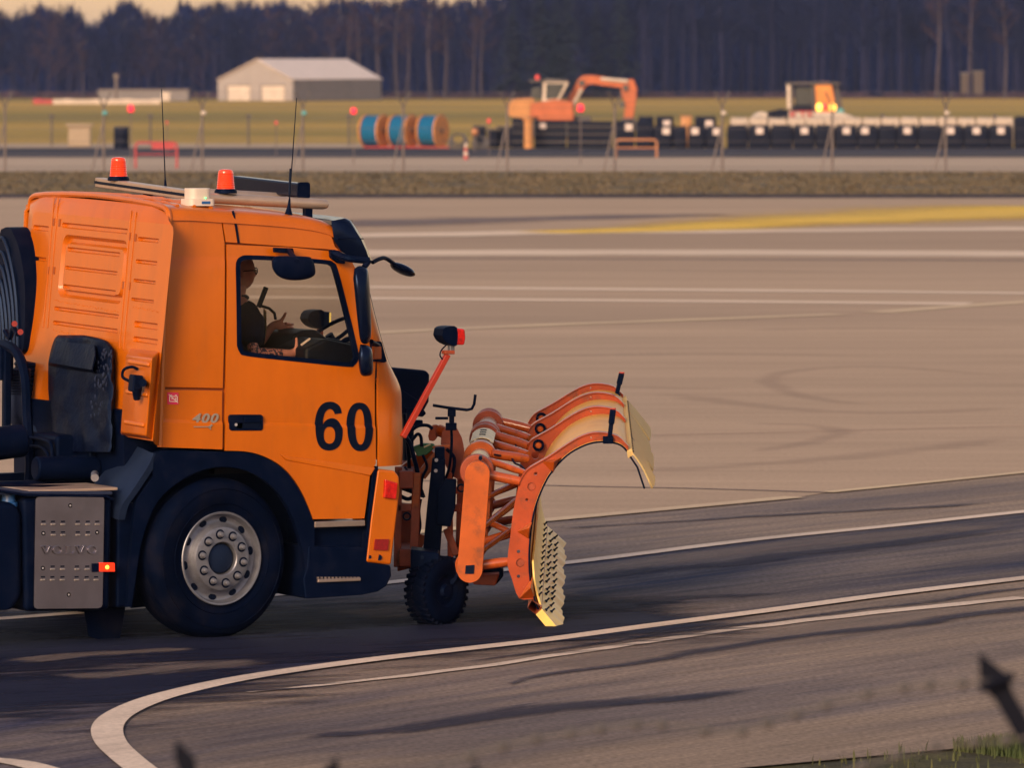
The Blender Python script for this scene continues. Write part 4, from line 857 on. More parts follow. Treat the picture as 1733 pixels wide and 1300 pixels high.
mb = MB(); mb.bar(la, lb, .075, .095); lbar = mb.build('light_bar', M['blackg'], rail, bevel=.012)
mb = MB(); mb.prism([lb+Vector((x, -.0, z)) for x, z in rrect(-.045, -.055, .045, .055, .02)], (0, -.02, 0)); mb.build('end_cap', M['black'], rail, bevel=.004)
for s in (.2, .52, .84):
    q = la.lerp(lb, s); mb = MB(); mb.box(q+Vector((0, 0, -.06)), (.04, .05, .05)); mb.build('bar_clip', M['black'], rail, bevel=.004)
def whip(x0, y0, x1, y1, v, thick):
    w_ = empty('whip_aerial', None, None); w_.parent = truck
    a, b = T(x0, y0, v), T(x1, y1, v); mb = MB(); mb.tube([a, a.lerp(b, .35), b], [.0045*thick, .0035*thick, .0025*thick], 6); mb.build('whip', M['num'], w_)
    mb = MB(); mb.lathe([(.001, -.02), (.030, -.02), (.022, .0), (.012, .035), (.006, .09)], a, (b-a), 12); mb.build('foot', M['black'], w_)
whip(280, 327, 273, 150, 1.35, 1.1); whip(488, 359, 501.5, 165, .16, 1.1)
a = T(489.5, 330, .16); b = T(491.5, 285, .16); mb = MB(); mb.tube([a, b], .009, 7); mb.build('whip_spring', M['num'], truck)

# front underride: headlamp housing on stalk, black plough-lamp hood
mb = MB(); mb.prism([T(x, y, 1.9) for x, y in [(655, 621), (722, 627), (728, 634), (727, 680), (716, 700), (690, 690), (655, 690)]], (0, .30, 0)); ph = mb.build('plough_lamp', M['black'], truck, bevel=.02)
mb = MB(); mb.prism([T(x, y, 1.88) for x, y in [(655, 655), (684, 662), (706, 676), (722, 700), (716, 706), (655, 700)]], (0, .1, 0)); mb.build('lamp_hood', M['black'], ph, bevel=.01)
mb = MB(); mb.bar(T(690, 690, 1.9), T(688, 800, 1.9), .07, .07, (1, 0, 0)); mb.box(T(700, 716, 1.9), (.12, .05, .04)); mb.build('lamp_stalk', M['black'], ph, bevel=.008)
# red marker pole with lamp
a, b = T(681, 740, -.02), T(757, 600, -.02)
mb = MB(); mb.bar(a, b, .035, .040, (0, 1, 0)); pole = mb.build('marker_pole', M['redbar'], truck, bevel=.004)
mb = MB(); mb.box(T(758, 596, -.02), (.07, .06, .025)); mb.build('pole_bracket', M['plow_dark'], pole, bevel=.003)
mb = MB(); mb.box(T(763, 590, -.02), (.035, .04, .075)); mb.build('lamp_foot', M['rim'], pole, bevel=.004)
q = T(761, 568, -.02)
mb = MB(); mb.prism([T(x, y, -.09) for x, y in arcpix([(750, 557), (757, 553), (773, 554.5), (773, 584), (762, 583), (753, 577), (748, 568)], 3)], (0, .14, 0)); mb.build('lamp_body', M['black'], pole, bevel=.018, seg=3)
mb = MB(); mb.prism([T(x, y, -.09) for x, y in [(772, 555), (787, 557), (788, 572), (786, 584), (771, 584)]], (0, .14, 0)); mb.build('lamp_lens', M['red'], pole, bevel=.012, seg=3)
mb = MB(); mb.tube(spline([T(756, 583, -.02), T(747, 592, -.03), T(744, 601, -.04), T(748, 608, -.03)], 4), .005, 5); mb.build('lamp_wire', M['black'], pole)
# ---------------------------------------------------------------- the snow plough carried on the front of the truck
YN, YF = 43.25, 46.35
def PW(x, y, t):
    a = W(x, y, YN); b = W(1054+.872*(x-1063), 674+.808*(y-764), YF); return a.lerp(b, t)-PR
PR = Vector((0, 0, 0)); PR = Vector((*W(900, 900, 44.6).xy, 0))
def PL2(x, y, Y): return W(x, y, Y)-PR
plow = empty('snow_plough', 'raised orange snow plough blade with cream cutting edge, carried ahead of the truck', 'snow plough', PR)
inner_c = arcpix([(1063, 766), (1050, 753), (1030, 748), (1010, 748), (990, 753), (965, 766), (945, 784), (928, 806), (915, 832), (905, 860), (899, 890), (896, 920), (895, 950), (897, 980), (902, 1005), (908, 1025), (913, 1036)], 3)
outer_c = arcpix([(1063, 757), (1044, 739), (1013, 733), (987, 738), (961, 752), (930, 773), (906, 787), (892, 796), (883, 808), (877, 823), (868, 866), (863, 908), (859, 940), (859, 960), (866, 981), (878, 1013), (903, 1014)], 3)
# mouldboard skin
ts = [i/16 for i in range(17)]
mb = MB(); mb.grid([[PW(x, y, t) for x, y in inner_c] for t in ts]); board = mb.build('mouldboard', M['mold'], plow, thick=.014)
mb = MB(); mb.tube([PW(x, y, -.004) for x, y in inner_c], .007, 5); mb.build('edge_strip', M['black'], board)
# ribs
def dt(t, d): return PW(900, 880, t+d)-PW(900, 880, t)
for t, m_ in [(0.0, 'plow_red'), (.5, 'plow_red'), (.79, 'plow_red'), (.985, 'plow_red')]:
    lo = [(x, y) for x, y in inner_c if y < 1016]
    loop = outer_c+[(x-1, y) for x, y in lo[::-1]]
    hl = []
    if True:
        for x, y, r in [(899, 824, 7), (891, 846, 2.6), (880, 953, 7.2), (877, 934, 3), (877, 976, 2.8), (906, 802, 3), (1000, 741, 1.5)]:
            hl.append([PW(x+r*cos(a), y+r*1.0*sin(a), t) for a in [2*pi*i/14 for i in range(14)]])
    mb = MB(); mb.prism([PW(x, y, t) for x, y in loop], dt(t, .010), hl); rib = mb.build('rib', M[m_], plow, bevel=.004)
    if t == 0:
        for x, y, r in [(899, 824, 6.5), (880, 953, 6.8)]:
            mb = MB(); c = PW(x, y, .004); mb.cyl(c, c+dt(t, .03), r*YN/FP, n=14); mb.build('rib_bush', M['plow_dark'], rib)
        for P3, ap in [(((917, 782), (950, 774), (935, 802)), (938, 778)), (((874, 900), (901, 882), (894, 913)), (896, 890)), (((877, 1014), (901, 975), (905, 1013)), (898, 990))]:
            mb = MB(); b3 = [PW(x, y, 0) for x, y in P3]; a = PW(*ap, -.035); mb.add(b3+[a], [(0,1,3), (1,2,3), (2,0,3), (0,2,1)]); mb.build('gusset', M['plow'], rib, bevel=.003)
    # flanged outer edge of each rib
    up = [(x, y) for x, y in outer_c if y < 830]
    mb = MB(); mb.grid([[PW(x, y-.8, t-.004) for x, y in up], [PW(x, y-.8, t+.022) for x, y in up]]); mb.build('rib_flange', M['plow_red'], rib, thick=.006)
    # hydraulic bush at the rib root
    if t > 0:
        c = PW(905, 803, t-.006); mb = MB(); mb.lathe([(.026, 0), (.040, 0), (.040, .03), (.026, .03)], c, -dt(t, .01), 18, True); mb.build('bush', M['black'], rib)
        mb = MB(); mb.cyl(c, c-dt(t, .010), .020, n=10); mb.build('bush_pin', M['plow'], rib)
    c1, c2 = PW(905, 806, t), PW(905, 806, min(t+.12, 1)); 
# cross tubes with collars
cx0 = (806, 800)
mb = MB(); mb.cyl(PW(*cx0, .0), PW(*cx0, .86), .068, n=24); mb.build('cross_tube', M['steel'], plow)
for t, r, m_ in [(.015, .113, 'plow_dark'), (.24, .113, 'plow'), (.29, .100, 'plow'), (.56, .108, 'plow_dark'), (.60, .108, 'plow_dark'), (.80, .110, 'plow_dark'), (.86, .100, 'plow_dark')]:
    mb = MB(); a = PW(*cx0, t); b = PW(*cx0, t+.022); mb.cyl(a, b, r, n=32); mb.build('collar', M[m_], plow, bevel=.008)
mb = MB(); a = PW(*cx0, .06); b = PW(*cx0, .20); mb.lathe([(.072, 0), (.072, (b-a).length)], a, b-a, 24); mb.build('tube_sleeve', M['tapewhite'], plow)
mb = MB(); rows_ = []
for t in (.34, .52): rows_.append([PW(cx0[0]+26*sin(a), cx0[1]-26*cos(a), t) for a in [radians(-52+104*i/10) for i in range(11)]])
mb.grid(rows_); lbl = mb.build('type_label', M['tapewhite'], plow, thick=.004)
for i in range(9):
    a = radians(-8+8*(i % 3)); t = .40+.04*(i//3); mb = MB(); mb.box(PW(cx0[0]+26.8*sin(a), cx0[1]-26.8*cos(a), t), (.014, .05, .005)); mb.build('label_print', M['num'], lbl)
lx0 = (793, 963)
mb = MB(); mb.cyl(PW(*lx0, .0), PW(*lx0, .86), .062, n=20); mb.build('cross_tube', M['plow_dark'], plow)
for t in (.03, .3, .58, .84):
    mb = MB(); a = PW(*lx0, t); mb.cyl(a, PW(*lx0, t+.02), .098, n=24); mb.build('collar', M['plow'], plow, bevel=.006)
# link plates joining upper and lower tube
for t in (-.018, .33, .66):
    cap = []
    for i in range(13): a = radians(180+180*i/12); cap.append((806+2+21*cos(a), 800+21*sin(a)))
    for i in range(13): a = radians(180*i/12); cap.append((795+21.5*cos(a), 963+21.5*sin(a)))
    mb = MB(); mb.prism([PW(x, y, t) for x, y in cap], dt(t, .030)); lk = mb.build('link_plate', M['plow'], plow, bevel=.006)
    if t < 0:
        mb = MB(); mb.prism([PW(x, y, t-.002) for x, y in [(788, 955), (803, 954), (802, 969), (787, 969)]], dt(t, .004)); mb.build('square_hole', M['num'], lk)
        mb = MB(); mb.cyl(PW(813, 774, -.02), PW(813, 774, 0), .014, n=8); mb.build('grease_nipple', M['num'], lk)
# strut tubes to the ribs
def strut(x0, y0, t0, x1, y1, t1, r, m_='plow', steel=False):
    a, b = PW(x0, y0, t0), PW(x1, y1, t1); mb = MB(); mb.tube([a, a.lerp(b, .04), a.lerp(b, .72), b], [r, r, r, r*.8], 12); mb.build('strut', M['plowg'], plow)
for a in [(826, 806, .02, 884, 818, .02, .034), (822, 796, .16, 888, 806, .05, .024), (824, 792, .24, 888, 806, .28, .034), (822, 800, .30, 886, 818, .40, .026), (824, 796, .45, 888, 806, .36, .028),
          (824, 792, .56, 888, 806, .50, .034), (822, 800, .60, 886, 818, .68, .026), (824, 794, .72, 888, 806, .64, .028), (824, 792, .82, 888, 806, .80, .034)]: strut(*a)
for a in [(812, 960, .02, 864, 953, .02, .034), (812, 940, .05, 866, 925, .25, .020), (810, 955, .28, 866, 940, .30, .030), (812, 930, .30, 868, 905, .45, .018), (812, 960, .55, 866, 945, .52, .030), (814, 900, .05, 870, 880, .30, .020), (814, 925, .34, 868, 930, .20, .022), (812, 960, .80, 866, 945, .80, .030), (816, 880, .32, 870, 872, .5, .02), (814, 905, .55, 868, 890, .6, .02)]: strut(*a, m_='plow_red')
hz = [PW(832, 792, .22), PW(846, 797, .25), PW(858, 799, .28), PW(866, 806, .22), PW(880, 806, .16), PW(888, 812, .12)]
mb = MB(); mb.tube(spline(hz, 4), .007, 6); mb.build('hydraulic_hose', M['black'], plow)
hz = [PW(830, 790, .55), PW(846, 795, .55), PW(860, 799, .56), PW(864, 806, .5)]
mb = MB(); mb.tube(spline(hz, 4), .007, 6); mb.build('hydraulic_hose', M['black'], plow)
# lower clamp and cream cutting edge
def face(s, t):
    A, B = (917, 1027), (950, 1062); x = A[0]+(B[0]-A[0])*s; y = A[1]+(B[1]-A[1])*s; return PW(x, y, t)
nrm = Vector((.72, -.1, .68)).normalized()
rows_ = []
NT = 120
for i in range(NT+1):
    t = -.03+1.0*i/NT; wv = 1.6*abs(sin(pi*4.3*t+.5))**.8-.8; fw = sin(2*pi*12.9*t); row = []
    for s in (0, .25, .5, .75, 1.0):
        row.append(face(s*(1+.06*wv), t)+nrm*(.012*wv+.006*fw)*s)
    und = face(1.0*(1+.06*wv), t)-nrm*.055+nrm*(.012*wv+.006*fw)
    top = face(0, t)-nrm*.055
    row += [und, top]; rows_.append(row)
mb = MB(); mb.grid(rows_, True); mb.f += [tuple(range(6, -1, -1)), tuple(NT*7+i for i in range(7))]; edge_ = mb.build('cutting_edge', M['cream'], plow, ang=42)
mb = MB(); mb.grid([[face(-.02, t)+nrm*.004, face(-.02, t)-nrm*.06, face(-.35, t)-nrm*.07, face(-.45, t)-nrm*.015] for t in (-.02, .25, .5, .75, .97)], True); mb.build('clamp_bar', M['plow_dark'], plow)
bm_ = MB(); bm_.lathe([(.001, .036), (.006, .036), (.006, .010), (.0105, .010), (.0105, 0)], (0, 0, 0), nrm, 8)
bo = bm_.build('bolt', M['num'], edge_); bo.location = face(.18, .0)
for row, s in enumerate((.12, .42)):
    for i in range(13):
        if row == 0 and i == 0: continue
        c = bo.copy(); col.objects.link(c); c.parent = edge_; c.location = face(s+.05*rnd.uniform(-1, 1), .005+.072*i+.018*row+rnd.uniform(-.008, .008))+nrm*.004
for i in range(13):
    c = bo.copy(); col.objects.link(c); c.parent = edge_; c.location = PW(905, 1010, .01+.072*i)+Vector((.02, 0, 0))
# wear strip on the blade front
mb = MB(); mb.grid([[PW(x+2.2, y, t) for x, y in [(899, 950), (901, 980), (906, 1005), (912, 1025), (917, 1032)]] for t in (0, .3, .6, .96)]); mb.build('wear_plate', M['cream'], plow, thick=.012)
# top flaps: clamp strip and separate rubber leaves
mb = MB(); mb.grid([[PW(x, y, t) for x, y in [(1060, 763), (1069, 758), (1071, 770), (1062, 775)]] for t in (-.01, .2, .4, .6, .8, 1.0)], True); mb.f += [(3, 2, 1, 0)]; strip_ = mb.build('flap_clamp', M['creamflap'], plow, bevel=.004)
for i in range(22):
    mb = MB(); c = PW(1071, 766, .02+.044*i); mb.box(c, (.012, .012, .012)); mb.build('clamp_bolt', M['num'], strip_)
for k, (t0, t1, dx, dy, cu) in enumerate([(-.01, .27, 36, 62, 5), (.285, .52, 42, 62, 1), (.535, .76, 38, 66, 4), (.775, .99, 44, 62, 2)]):
    rows_ = []
    for i in range(7):
        s = i/6; rows_.append([PW(1067+dx*s+cu*s*s*math.sin(pi*j/4*1.0)+3.5*s*(j/4), 764+dy*s-cu*1.4*sin(pi*s)+(2.5*sin(j*2.2+k)*s if s > .9 else 0), t0+(t1-t0)*j/4) for j in range(5)])
    mb = MB(); mb.grid(rows_); mb.build('rubber_flap', M['creamflap'], plow, thick=.010)
mb = MB(); mb.tube([PW(1066, 772, -.012), PW(1078, 790, -.012), PW(1090, 826, -.012)], .007, 5); mb.tube([PW(1068, 762, .28), PW(1092, 800, .28), PW(1106, 826, .28)], .006, 5); mb.build('flap_edge', M['num'], plow)
# marker wands
for x, y, t, x2, y2 in [(1031, 742, .0, 1037, 693), (1050, 755, .97, 1060, 709)]:
    wd = empty('marker_wand', None, None); wd.parent = plow
    a = PW(x, y, t); b = PW(x2, y2, t); d = (b-a)
    mb = MB(); mb.bar(a, a+d*.55, .030, .030, (0, 1, 0)); mb.bar(a+d*.5, b, .040, .046, (0, 1, 0)); mb.build('wand', M['black'], wd, bevel=.006)
    mb = MB(); mb.box(a+Vector((-.01, -.01, -.01)), (.07, .05, .05)); mb.build('wand_foot', M['black'], wd, bevel=.006)
    mb = MB(); mb.box(b+Vector((.0, 0, .004)), (.040, .036, .012)); mb.build('wand_tip', M['redbar'], wd, bevel=.003)
# lift mast, caster wheel, mounting frame, hoses
YM = 43.75
def Q(x, y, d=0.0): return PL2(x, y, YM+d)
mb = MB(); mb.prism([Q(x, y) for x, y in [(731, 776), (753, 776), (752, 830), (743, 955), (713, 955), (722, 860)]], (0, .16, 0)); mast = mb.build('lift_mast', M['black'], plow, bevel=.012)
mb = MB(); mb.prism([Q(x, y, -.02) for x, y in [(753, 812), (772, 812), (770, 860), (762, 892), (738, 890), (740, 830)]], (0, .12, 0)); mb.build('mast_box', M['black'], mast, bevel=.01)
mb = MB(); mb.prism([Q(x, y, .01) for x, y in [(735, 757), (752, 757), (752, 778), (735, 778)]], (0, .09, 0)); mb.build('mast_head', M['black'], mast, bevel=.01)
for x, y in [(737, 797), (738, 779)]:
    mb = MB(); mb.cyl(Q(x, y, -.02), Q(x, y, .02), .013, n=8); mb.build('mast_bolt', M['rim'], mast)
YW = 43.35
def C(x, y, d=0.0): return PL2(x, y, YW+d)
mb = MB(); mb.prism([C(x, y, -.1) for x, y in [(694, 930), (743, 937), (745, 965), (735, 970), (694, 963)]], (0, .3, 0)); brk = mb.build('caster_bracket', M['black'], plow, bevel=.012)
mb = MB(); mb.cyl(C(714, 944, -.115), C(714, 944, 0), .013, n=8); mb.build('bracket_bolt', M['num'], brk)
mb = MB(); mb.prism([C(x, y, .0) for x, y in [(733, 940), (775, 950), (777, 975), (768, 990), (735, 1000)]], (0, .04, 0)); mb.build('caster_fork', M['black'], brk, bevel=.01)
cw = bpy.data.objects.new('caster_wheel', None); col.objects.link(cw); cw.parent = plow; cw.location = C(738, 999, .0); cw.location.z = .231; cw.rotation_euler = (0, 0, radians(50))
mb = MB(); mb.lathe([(.11, .0), (.15, .012), (.195, .008), (.218, -.012), (.222, -.03), (.222, -.15), (.215, -.17), (.19, -.185), (.11, -.18)], (0, -.09, 0), (0, -1, 0), 48); mb.build('tyre', M['rubber'], cw)
mb = MB(); mb.lathe([(.112, -.004), (.09, -.02), (.05, -.015), (.04, .01), (.001, .01)], (0, -.09, 0), (0, -1, 0), 24); mb.build('rim', M['black'], cw)
for i in range(30):
    t = 2*pi*i/30
    for sgn in (-1, 1):
        mb = MB(); mb.box((0, 0, 0), (.026, .072, .020), Matrix.Rotation(radians(18*sgn), 3, 'Z')); o = mb.build('tread_block', M['rubber'], cw); o.location = (.224*sin(t), .05*sgn+.0, .224*cos(t)); o.rotation_euler = (0, t, 0)
# orange mounting frame between truck nose and plough
YB = 43.9
def B(x, y, d=0.0): return PL2(x, y, YB+d)
fr_ = empty('mounting_frame', None, None); fr_.parent = plow
def fbar(pts, wd, ht, m_='plow_dark', name='frame_bar'):
    mb = MB()
    for a, b in zip(pts, pts[1:]): mb.bar(a, b, wd, ht, (0, 1, 0))
    mb.build(name, M[m_], fr_, bevel=.006)
fbar([B(705, 800), B(700, 950)], .06, .045); fbar([B(672, 860), B(705, 858)], .05, .03); fbar([B(672, 955), B(705, 925)], .05, .03); fbar([B(674, 790), B(672, 960)], .05, .03)
fbar([B(684, 800, .5), B(735, 762, .4)], .10, .09, 'plow'); fbar([B(712, 806, .1), B(740, 770, .1)], .07, .07, 'plow'); fbar([B(706, 800), B(702, 860)], .05, .05, 'plow')
fbar([B(760, 830, .1), B(780, 830, .1)], .05, .02, 'plow_red'); fbar([B(760, 860, .1), B(780, 860, .1)], .05, .02, 'plow_red'); fbar([B(755, 895, .1), B(772, 940, .1)], .05, .04, 'plow_dark'); fbar([B(760, 800, .1), B(762, 950, .1)], .04, .03, 'plow_red')
fbar([B(715, 905, .2), B(705, 935, .2)], .05, .03, 'plow'); fbar([B(780, 790, .4), B(776, 950, .4)], .05, .05, 'plow_dark')
for x, y in [(688, 874), (780, 826)]:
    mb = MB(); mb.lathe([(.018, 0), (.030, 0), (.030, .03), (.018, .03)], B(x, y, -.05), (0, -1, 0), 16, True); mb.build('frame_bush', M['num'], fr_)
mb = MB(); mb.prism([B(x, y, .25) for x, y in arcpix([(745, 770), (747, 735), (758, 722), (770, 722), (778, 735), (782, 745), (786, 770), (786, 800), (778, 812), (762, 805)], 3)], (0, .05, 0)); mb.build('yoke_plate', M['plow_dark'], fr_, bevel=.006)
mb = MB(); mb.prism([B(x, y, .35) for x, y in arcpix([(724, 738), (728, 724), (737, 719), (744, 723), (742, 735), (735, 746), (726, 746)], 3)], (0, .12, 0)); mb.build('yoke_jaw', M['plow_red'], fr_, bevel=.012)
a, b = B(741, 728, .35), B(766, 738, .30); n_ = 26
mb = MB(); mb.tube([a.lerp(b, i/n_) for i in range(n_+1)], [.036+.006*(i % 2) for i in range(n_+1)], 14); mb.build('spring_damper', M['plow'], fr_)
mb = MB(); mb.prism([B(x, y, .1) for x, y in [(698, 757), (715, 751), (733, 752), (737, 757), (722, 770), (706, 773)]], (0, .1, 0)); gb = mb.build('coupling_block', M['green'], fr_, bevel=.006)
for i in range(3):
    mb = MB(); mb.bar(B(703+7*i, 757, .09), B(714+7*i, 752, .09), .01, .012, (0, 1, 0)); mb.build('block_rib', M['tapewhite'] if i == 2 else M['green'], gb)
mb = MB(); mb.prism([B(x, y, .05) for x, y in [(731, 756), (764, 752), (766, 756), (733, 760)]], (0, .12, 0)); mb.build('mast_cap', M['plow'], fr_, bevel=.004)
jk = empty('crank_jack', None, None); jk.parent = plow
mb = MB(); mb.tube([B(732, 686), B(756, 690), B(790, 694), B(798, 692), B(802, 684), B(804, 668)], .010, 8); mb.build('crank_handle', M['black'], jk)
mb = MB(); mb.box(B(764, 699), (.055, .05, .05)); mb.box(B(764, 711), (.035, .035, .06)); mb.box(B(763, 722), (.075, .06, .05)); mb.bar(B(736, 708), B(758, 708), .016, .018); mb.build('jack_body', M['black'], jk, bevel=.004)
def phose(pts, r=.012): mb = MB(); mb.tube(spline(pts, 5), r, 7); mb.build('hydraulic_hose', M['black'], fr_)
phose([B(686, 740), B(694, 752), B(700, 775), B(706, 800), B(708, 830)], .016); phose([B(690, 735), B(705, 722), B(722, 720), B(732, 726)], .012); phose([B(697, 745), B(706, 735), B(712, 740), B(713, 756)], .012)
phose([B(684, 790), B(696, 806), B(710, 822), B(718, 842)], .008); phose([B(680, 825), B(700, 832), B(716, 836)], .020); phose([B(674, 838), B(690, 845), B(705, 838), B(718, 840)], .014)
phose([B(763, 722, .05), B(764, 750, .05), B(760, 790, .05), B(752, 815, .05)], .010); phose([B(684, 700, .2), B(688, 740, .2), B(692, 790, .2), B(690, 830, .2)], .014); phose([B(715, 770), B(722, 790), B(714, 810), B(712, 840)], .010)
phose([B(755, 760, .1), B(768, 775, .1), B(766, 800, .1), B(758, 822, .1)], .012); phose([B(712, 845), B(709, 865), B(711, 890), B(708, 905)], .009)
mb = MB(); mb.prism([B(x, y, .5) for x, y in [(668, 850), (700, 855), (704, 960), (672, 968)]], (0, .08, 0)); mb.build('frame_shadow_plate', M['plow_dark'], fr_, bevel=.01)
mb = MB(); mb.prism([PL2(x, y, 44.0) for x, y in [(800, 955), (850, 962), (852, 975), (840, 990), (806, 986)]], (0, .4, 0)); mb.build('lower_cylinder', M['black'], plow, bevel=.012)
mb = MB(); mb.prism([PL2(x, y, 43.7) for x, y in [(802, 975), (845, 972), (838, 992), (800, 990)]], (0, .2, 0)); mb.build('skid_foot', M['plow_dark'], plow, bevel=.01)
mb = MB(); mb.box(PL2(690, 800, 44.6), (.10, 1.6, .12)); mb.box(PL2(690, 930, 44.6), (.10, 1.6, .12)); mb.build('mounting_beam', M['plow_dark'], plow, bevel=.01)

# ---------------------------------------------------------------- cab interior (parts of the truck)
mb = MB(); mb.prism([T(x, y, .55) for x, y in [(497, 566), (512, 559), (535, 558), (552, 571), (580, 576), (612, 584), (640, 600), (640, 660), (470, 660), (480, 600)]], (0, 1.75, 0)); dashb = mb.build('dashboard', M['dash'], truck, bevel=.02, seg=3)
mb = MB(); mb.prism([T(x, y, .10) for x, y in [(516, 590), (550, 573), (600, 584), (625, 600), (625, 640), (516, 640)]], (0, .45, 0)); mb.build('dash_end', M['dash'], dashb, bevel=.025, seg=3)
mb = MB(); mb.bar(T(509, 584, .20), T(524, 573, .2), .01, .012); mb.build('paper_edge', M['lettw'], dashb)
for v in (.30, 1.65):
    st_ = empty('seat', None, None); st_.parent = truck
    u0 = .12
    mb = MB(); mb.prism([Vector((u0-.08+.0, v, 1.45)), Vector((u0+.10, v, 1.45)), Vector((u0+.03, v, 2.20)), Vector((u0-.10, v, 2.20))], (0, .52, 0)); mb.build('backrest', M['seat'], st_, bevel=.04, seg=3)
    mb = MB(); mb.box((u0+.27, v+.26, 1.42), (.5, .52, .16)); mb.build('cushion', M['seat'], st_, bevel=.04, seg=3)
    mb = MB(); mb.box((u0-.05, v+.26, 2.29), (.10, .28, .16)); mb.build('headrest', M['seat'], st_, bevel=.03, seg=3)
    mb = MB(); mb.box((u0+.2, v+.26, 1.2), (.4, .4, .3)); mb.build('pedestal', M['dash'], st_)
mb = MB(); mb.box((.45, 1.30, 1.20), (1.5, 1.5, .04)); mb.build('cab_floor', M['dash'], truck)
mb = MB(); mb.box((.35, 1.25, 2.70), (1.35, 2.2, .03)); mb.build('headliner', mat('grey_headliner', (.14, .12, .12), .9), truck)
# far door lining below the window, tablet on its arm, steering wheel
mb = MB(); mb.tube([T(466, 541, 1.0), T(464, 530, 1.0), T(455, 522, 1.0), T(440, 517, 1.0)], .011, 7); mb.bar(T(437, 520, 1.0), T(450, 486, 1.0), .03, .026, (0, 1, 0)); mb.build('tablet_mount', M['num'], truck, bevel=.004)
sw = T(556, 566, 1.9); mb = MB(); mb.lathe([(.21+.014*cos(a), .014*sin(a)) for a in [2*pi*i/8 for i in range(8)]], sw, Vector((-.55, 0, .83)), 32, True); mb.cyl(sw, sw+Vector((.12, 0, -.2)), .03, n=8); mb.build('steering_wheel', M['num'], truck)
# far marker pole with its lamp, seen through the cab
fp_ = empty('marker_pole', None, None); fp_.parent = truck
mb = MB(); mb.bar(T(470, 700, 2.50), T(536, 565, 2.50), .035, .040, (0, 1, 0)); mb.box(T(541, 562, 2.5), (.035, .04, .09)); mb.build('pole', M['redbar'], fp_, bevel=.004)
mb = MB(); mb.prism([T(x, y, 2.43) for x, y in arcpix([(523, 532), (530, 526), (548, 526.5), (548, 555), (534, 554), (525, 547), (521, 540)], 3)], (0, .14, 0)); mb.build('lamp_body', M['black'], fp_, bevel=.018, seg=3)
mb = MB(); mb.prism([T(x, y, 2.43) for x, y in [(547, 527), (559, 528), (558, 554), (546, 554)]], (0, .14, 0)); mb.build('lamp_lens', M['grey'], fp_, bevel=.008, seg=3)
mb = MB(); mb.prism([T(x, y, 2.42) for x, y in [(558, 529), (560, 529), (559.5, 553), (557.5, 553)]], (0, .15, 0)); mb.build('lamp_rim', mat('pale_amber_lens', (.8, .55, .12), .3, emit=(1, .65, .15), es=.5), fp_)

# ---------------------------------------------------------------- person in the near seat
def skin_mesh(nodes, edges, name, sub=2):
    me = bpy.data.meshes.new(name); me.from_pydata([n[0] for n in nodes], edges, []); o = bpy.data.objects.new(name, me); col.objects.link(o)
    md = o.modifiers.new('skin', 'SKIN'); md.use_smooth_shade = True
    sv = me.skin_vertices[0].data
    for i, n in enumerate(nodes): sv[i].radius = (n[1], n[1] if len(n) < 3 else n[2]); sv[i].use_root = (i == 0)
    s = o.modifiers.new('sub', 'SUBSURF'); s.levels = sub; s.render_levels = sub
    dg = bpy.context.evaluated_depsgraph_get(); dg.update()
    m2 = bpy.data.meshes.new_from_object(o.evaluated_get(dg)); bpy.data.objects.remove(o); return m2
hc = T(404, 464, .56)
sh = hc+Vector((-.01, 0, -.215)); pel = Vector((sh.x-.02, hc.y, 1.56))
elN, wrN = T(428, 597, .26), T(487, 599, .27); paN = T(502, 598, .28)
elF, wrF = T(432, 590, .95), T(462, 549, .90); paF = T(474, 552, .88)
nodes = [(pel, .13, .16), (pel+Vector((.0, 0, .18)), .12, .15), (sh+Vector((0, 0, -.08)), .12, .16), (sh+Vector((0, 0, .04)), .07, .09), (hc+Vector((-.02, 0, -.13)), .055), (hc+Vector((.01, 0, -.05)), .07),
         (sh+Vector((.02, -.185, -.085)), .055), (elN, .044), (wrN, .030), (paN, .034, .020),
         (sh+Vector((0, .20, -.02)), .06), (elF, .042), (wrF, .030), (paF, .034, .020),
         (pel+Vector((.1, -.1, -.03)), .09), (pel+Vector((.50, -.12, .02)), .065), (pel+Vector((.55, -.12, -.40)), .05), (pel+Vector((.66, -.12, -.46)), .04),
         (pel+Vector((.1, .1, -.03)), .09), (pel+Vector((.50, .14, .02)), .065), (pel+Vector((.55, .14, -.40)), .05), (pel+Vector((.66, .14, -.46)), .04)]
edges = [(0,1), (1,2), (2,3), (3,4), (4,5), (2,6), (6,7), (7,8), (8,9), (2,10), (10,11), (11,12), (12,13), (0,14), (14,15), (15,16), (16,17), (0,18), (18,19), (19,20), (20,21)]
def fingers(pi_, d, up, side):
    p = nodes[pi_][0]; d = d.normalized(); up = up.normalized(); sd = d.cross(up).normalized()*side
    for k, (o_, ln) in enumerate([(-.030, .070), (-.010, .080), (.010, .075), (.028, .060)]):
        b = len(nodes); r = p+up*(-o_)+d*.03
        nodes.append((r, .011)); nodes.append((r+d*ln*.5+sd*.010, .0095)); nodes.append((r+d*ln*.72+sd*.038, .0085)); edges.extend([(pi_, b), (b, b+1), (b+1, b+2)])
    b = len(nodes); r = p+up*.022-d*.012
    nodes.append((r+up*.015, .013)); nodes.append((r+up*.050+d*.004, .011)); nodes.append((r+up*.085+d*.002, .0095)); edges.extend([(pi_, b), (b, b+1), (b+1, b+2)])
fingers(9, Vector((.5, .6, .0)), Vector((0, 0, 1)), 1)
fingers(13, Vector((.7, -.2, -.25)), Vector((.2, -.3, .6)), -1)
me = skin_mesh(nodes, edges, 'person')
bmx = bmesh.new(); bmx.from_mesh(me)
